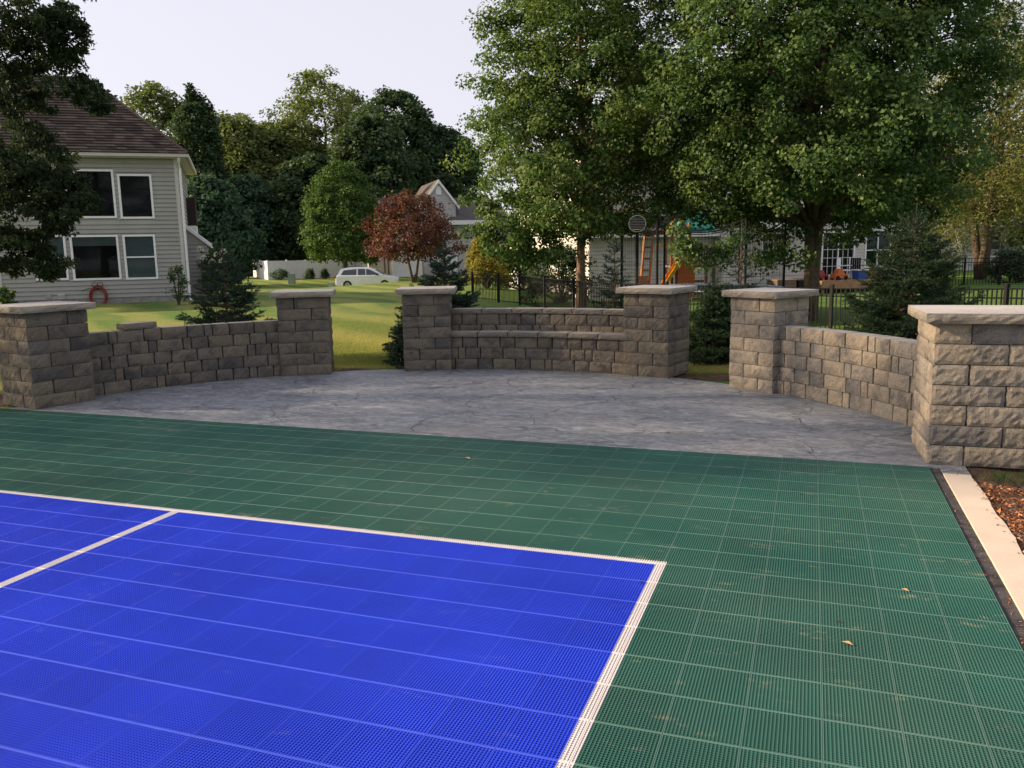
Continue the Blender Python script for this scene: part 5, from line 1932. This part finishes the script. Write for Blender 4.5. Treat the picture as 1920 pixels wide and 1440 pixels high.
bush('green_shrub', 'dark green shrub between the left maple trunk and the cream house wall', 1050, 33.5, 3.4, 2.3, 'darkgreen', 110, 60, .12, clump=.35)
bush('green_shrub', 'green shrub under the left maple beside the yellow one', 985, 43, 4.2, 3.0, 'green', 130, 60, .16, clump=.45)
# willows
WP = [(0, .5), (.2, .9), (.5, 1), (.8, .8), (1, .2)]
tree('willow_tree', 'olive willow with thick split trunks behind the distant fence', at(1840, 47), 15, 5.0, WP, 640, 100, .18, 'willow', 'bark', .30, clump=1.0, crown_bottom=.24, limbs=40, fork=2, seed=71, droop=1.6, az_noise=.3, asp=.35, up=.1, shell=.3)
tree('willow_tree', 'smaller olive tree just left of the thick trunked willow', at(1725, 55), 10.5, 3.6, WP, 200, 80, .2, 'willow', 'bark', .25, clump=.9, crown_bottom=.2, limbs=20, seed=72, droop=1.5, az_noise=.35, asp=.35, up=.1, shell=.3)
tree('tall_tree', 'dark green tree at the right edge behind the willow', at(1990, 60), 17, 6.5, P_ROUND, 260, 70, .28, 'green', 'bark', .4, clump=1.5, crown_bottom=.12, limbs=20, seed=73)
# shrubs
bush('leafy_shrub', 'open shrub beside the hose end of the grey house corner', 335, 27.5, .9, 1.35, 'shrubleaf', 26, 40, .07, clump=.16)
t = bush('hydrangea', 'hydrangea with cream flower heads right of the grey house', 418, 31, 1.7, 1.75, 'shrubleaf', 60, 45, .1, clump=.24)
for k_ in range(9):
    q = MB(); cxx, cyy, czz = rng.uniform(-.7, .7), rng.uniform(-.6, -.2), rng.uniform(1.0, 1.8)
    for j in range(26):
        a_, b_ = rng.uniform(0, 2*PI), rng.uniform(-.3, PI/2)
        v = np.array([math.cos(a_)*math.cos(b_), math.sin(a_)*math.cos(b_), math.sin(b_)])*.12+np.array([cxx, cyy, czz])
        q.add([v+np.array([.03, 0, 0]), v+np.array([0, 0, .035]), v-np.array([.03, 0, 0]), v-np.array([0, .02, .03])], [(0, 1, 2, 3)])
    q.build('flower_head', M['petal'], t)
bush('leafy_plant', 'strappy plant at the base of the grey house far left', 8, 24.5, 1.0, .7, 'shrubleaf', 22, 30, .16, clump=.16, cat='plant')
for px, w_, lab in ((524, 1.9, 'widest low round shrub in front of the white fence'), (580, .8, 'middle small round shrub in front of the white fence'), (608, .6, 'smallest round shrub in front of the white fence')):
    bush('round_shrub', lab, px, 83, w_*1.3, .95, 'darkgreen', 40, 40, .12, clump=.28)
bush('round_shrub', 'dark shrub behind the distant fence at far right', 1895, 43, 2.6, 1.6, 'darkgreen', 70, 50, .14, clump=.35)

# far wood mass closing the horizon
n = 900
ang = rng.uniform(-1.2, 1.3, n)
CTm = []
for i in range(n):
    px = rng.uniform(-700, 2700); D = rng.uniform(128, 150)
    x, y, _ = place(px, D, 0)
    CTm.append((x, y, rng.uniform(-1, 1)**2*9+rng.uniform(0, 2)))
CTm = np.array(CTm)
V, Fc, r = clump_leaves(CTm, rng.uniform(1.8, 3.2, n), 60, .7, np.array([0, 0, -20]))
obj('far_wood', npmesh('far_wood', V, Fc, M['darkgreen'], r), kind='stuff', label='dark understorey of the far wood behind the lawn')

# ------------------------------------------------------------------ grass blades near the patio
def grass(n, px0, px1, D0, D1, h=.05):
    px = rng.uniform(px0, px1, n); D = D0+(D1-D0)*rng.random(n)**1.5
    a = (px-960)/F
    # points on z=0 plane
    b = ((0-H)/D-R[2, 2]-R[2, 0]*a)/R[2, 1]
    Wp = (R @ np.stack([a*D, b*D, D])).T
    x, y = Wp[:, 0], Wp[:, 1]
    ok = ((x-CX)**2+(y-CY)**2 > 4.9**2)
    x, y = x[ok], y[ok]; fade = np.clip((D1-D[ok])/(D1-D0), .02, 1)**.6
    m_ = len(x)
    z = terr(x, y)-.02
    az = rng.uniform(0, 2*PI, m_)
    hh = h*rng.uniform(.6, 1.3, m_)*fade
    wv_ = np.stack([np.cos(az), np.sin(az), 0*az], 1)*.0045
    ln = rng.normal(0, .4, (m_, 2))*hh[:, None]
    B = np.stack([x, y, z], 1)
    T = B+np.stack([ln[:, 0], ln[:, 1], hh], 1)
    V = np.stack([B-wv_, B+wv_, T], 1).reshape(-1, 3)
    st = .5+.5*np.sin(2*PI*(x*.602+y*.799+.6)/2.1)
    return V, np.clip(.35*rng.random(m_)+.3+.35*st, 0, 1)


V1, r1 = grass(70000, 590, 790, 10.6, 22, .04)
V2, r2 = grass(50000, 120, 560, 9.5, 22, .04)
V3, r3 = grass(30000, 1290, 1380, 10.5, 15, .06)
V = np.vstack([V1, V2, V3]); r = np.concatenate([r1, r2, r3])
obj('grass_blades', npmesh('grass_blades', V, np.arange(len(V)).reshape(-1, 3), M['grass'], np.repeat(r, 3)), kind='stuff', label='short lawn grass blades behind the patio walls')
# weeds by the right pillar
n = 260
x = rng.normal(1.28, .10, n); y = rng.normal(6.22, .06, n)
az = rng.uniform(0, 2*PI, n)
B = np.stack([x, y, 0*x], 1); wv_ = np.stack([np.cos(az), np.sin(az), 0*az], 1)*.002
T = B+np.stack([rng.normal(0, .03, n), rng.normal(0, .03, n), rng.uniform(.03, .08, n)], 1)
V = np.stack([B-wv_, B+wv_, T], 1).reshape(-1, 3)
obj('weeds', npmesh('weeds', V, np.arange(len(V)).reshape(-1, 3), M['shrubleaf'], np.repeat(rng.random(n), 3)), kind='stuff', label='tuft of green weeds in the soil at the foot of the nearest pillar')

# ------------------------------------------------------------------ litter on the court
M['litter'] = simple('dry_leaf', (.42, .27, .14), .8, .2)
M['litterd'] = simple('dark_leaf', (.05, .03, .02), .8, .2)


def ground_px(px, py):
    w = R @ np.array([px-960, py-720, F])
    t_ = -H/w[2]
    return float(w[0]*t_), float(w[1]*t_)


for px, py, s_, m_, lab in [(1589, 1208, .05, 'litter', 'tan dried leaf lying on the green court tiles near the right edge'), (1571, 1167, .022, 'litterd', 'tiny dark leaf bit on the green court tiles above the tan one'),
                            (1204, 1093, .028, 'litterd', 'dark leaf bit on the blue tiles beside the white corner'), (877, 860, .07, 'litter', 'pale dried leaf on the far green tiles near the patio'),
                            (1697, 1108, .04, 'litter', 'pale twig bit on the green tiles near the kerb strip')]:
    x, y = ground_px(px, py)
    q = MB()
    q.add([(-.5*s_, 0, .004), (0, -.22*s_, .009), (.5*s_, 0, .003), (0, .22*s_, .010), (.05*s_, 0, .002)], [(0, 1, 4), (1, 2, 4), (2, 3, 4), (3, 0, 4)])
    o = q.build('fallen_leaf', M[m_], None, label=lab, cat='leaf')
    o.location = (x, y, .001); o.rotation_euler = (0, 0, random.uniform(-.6, .3))
print('objects', len(bpy.data.objects))
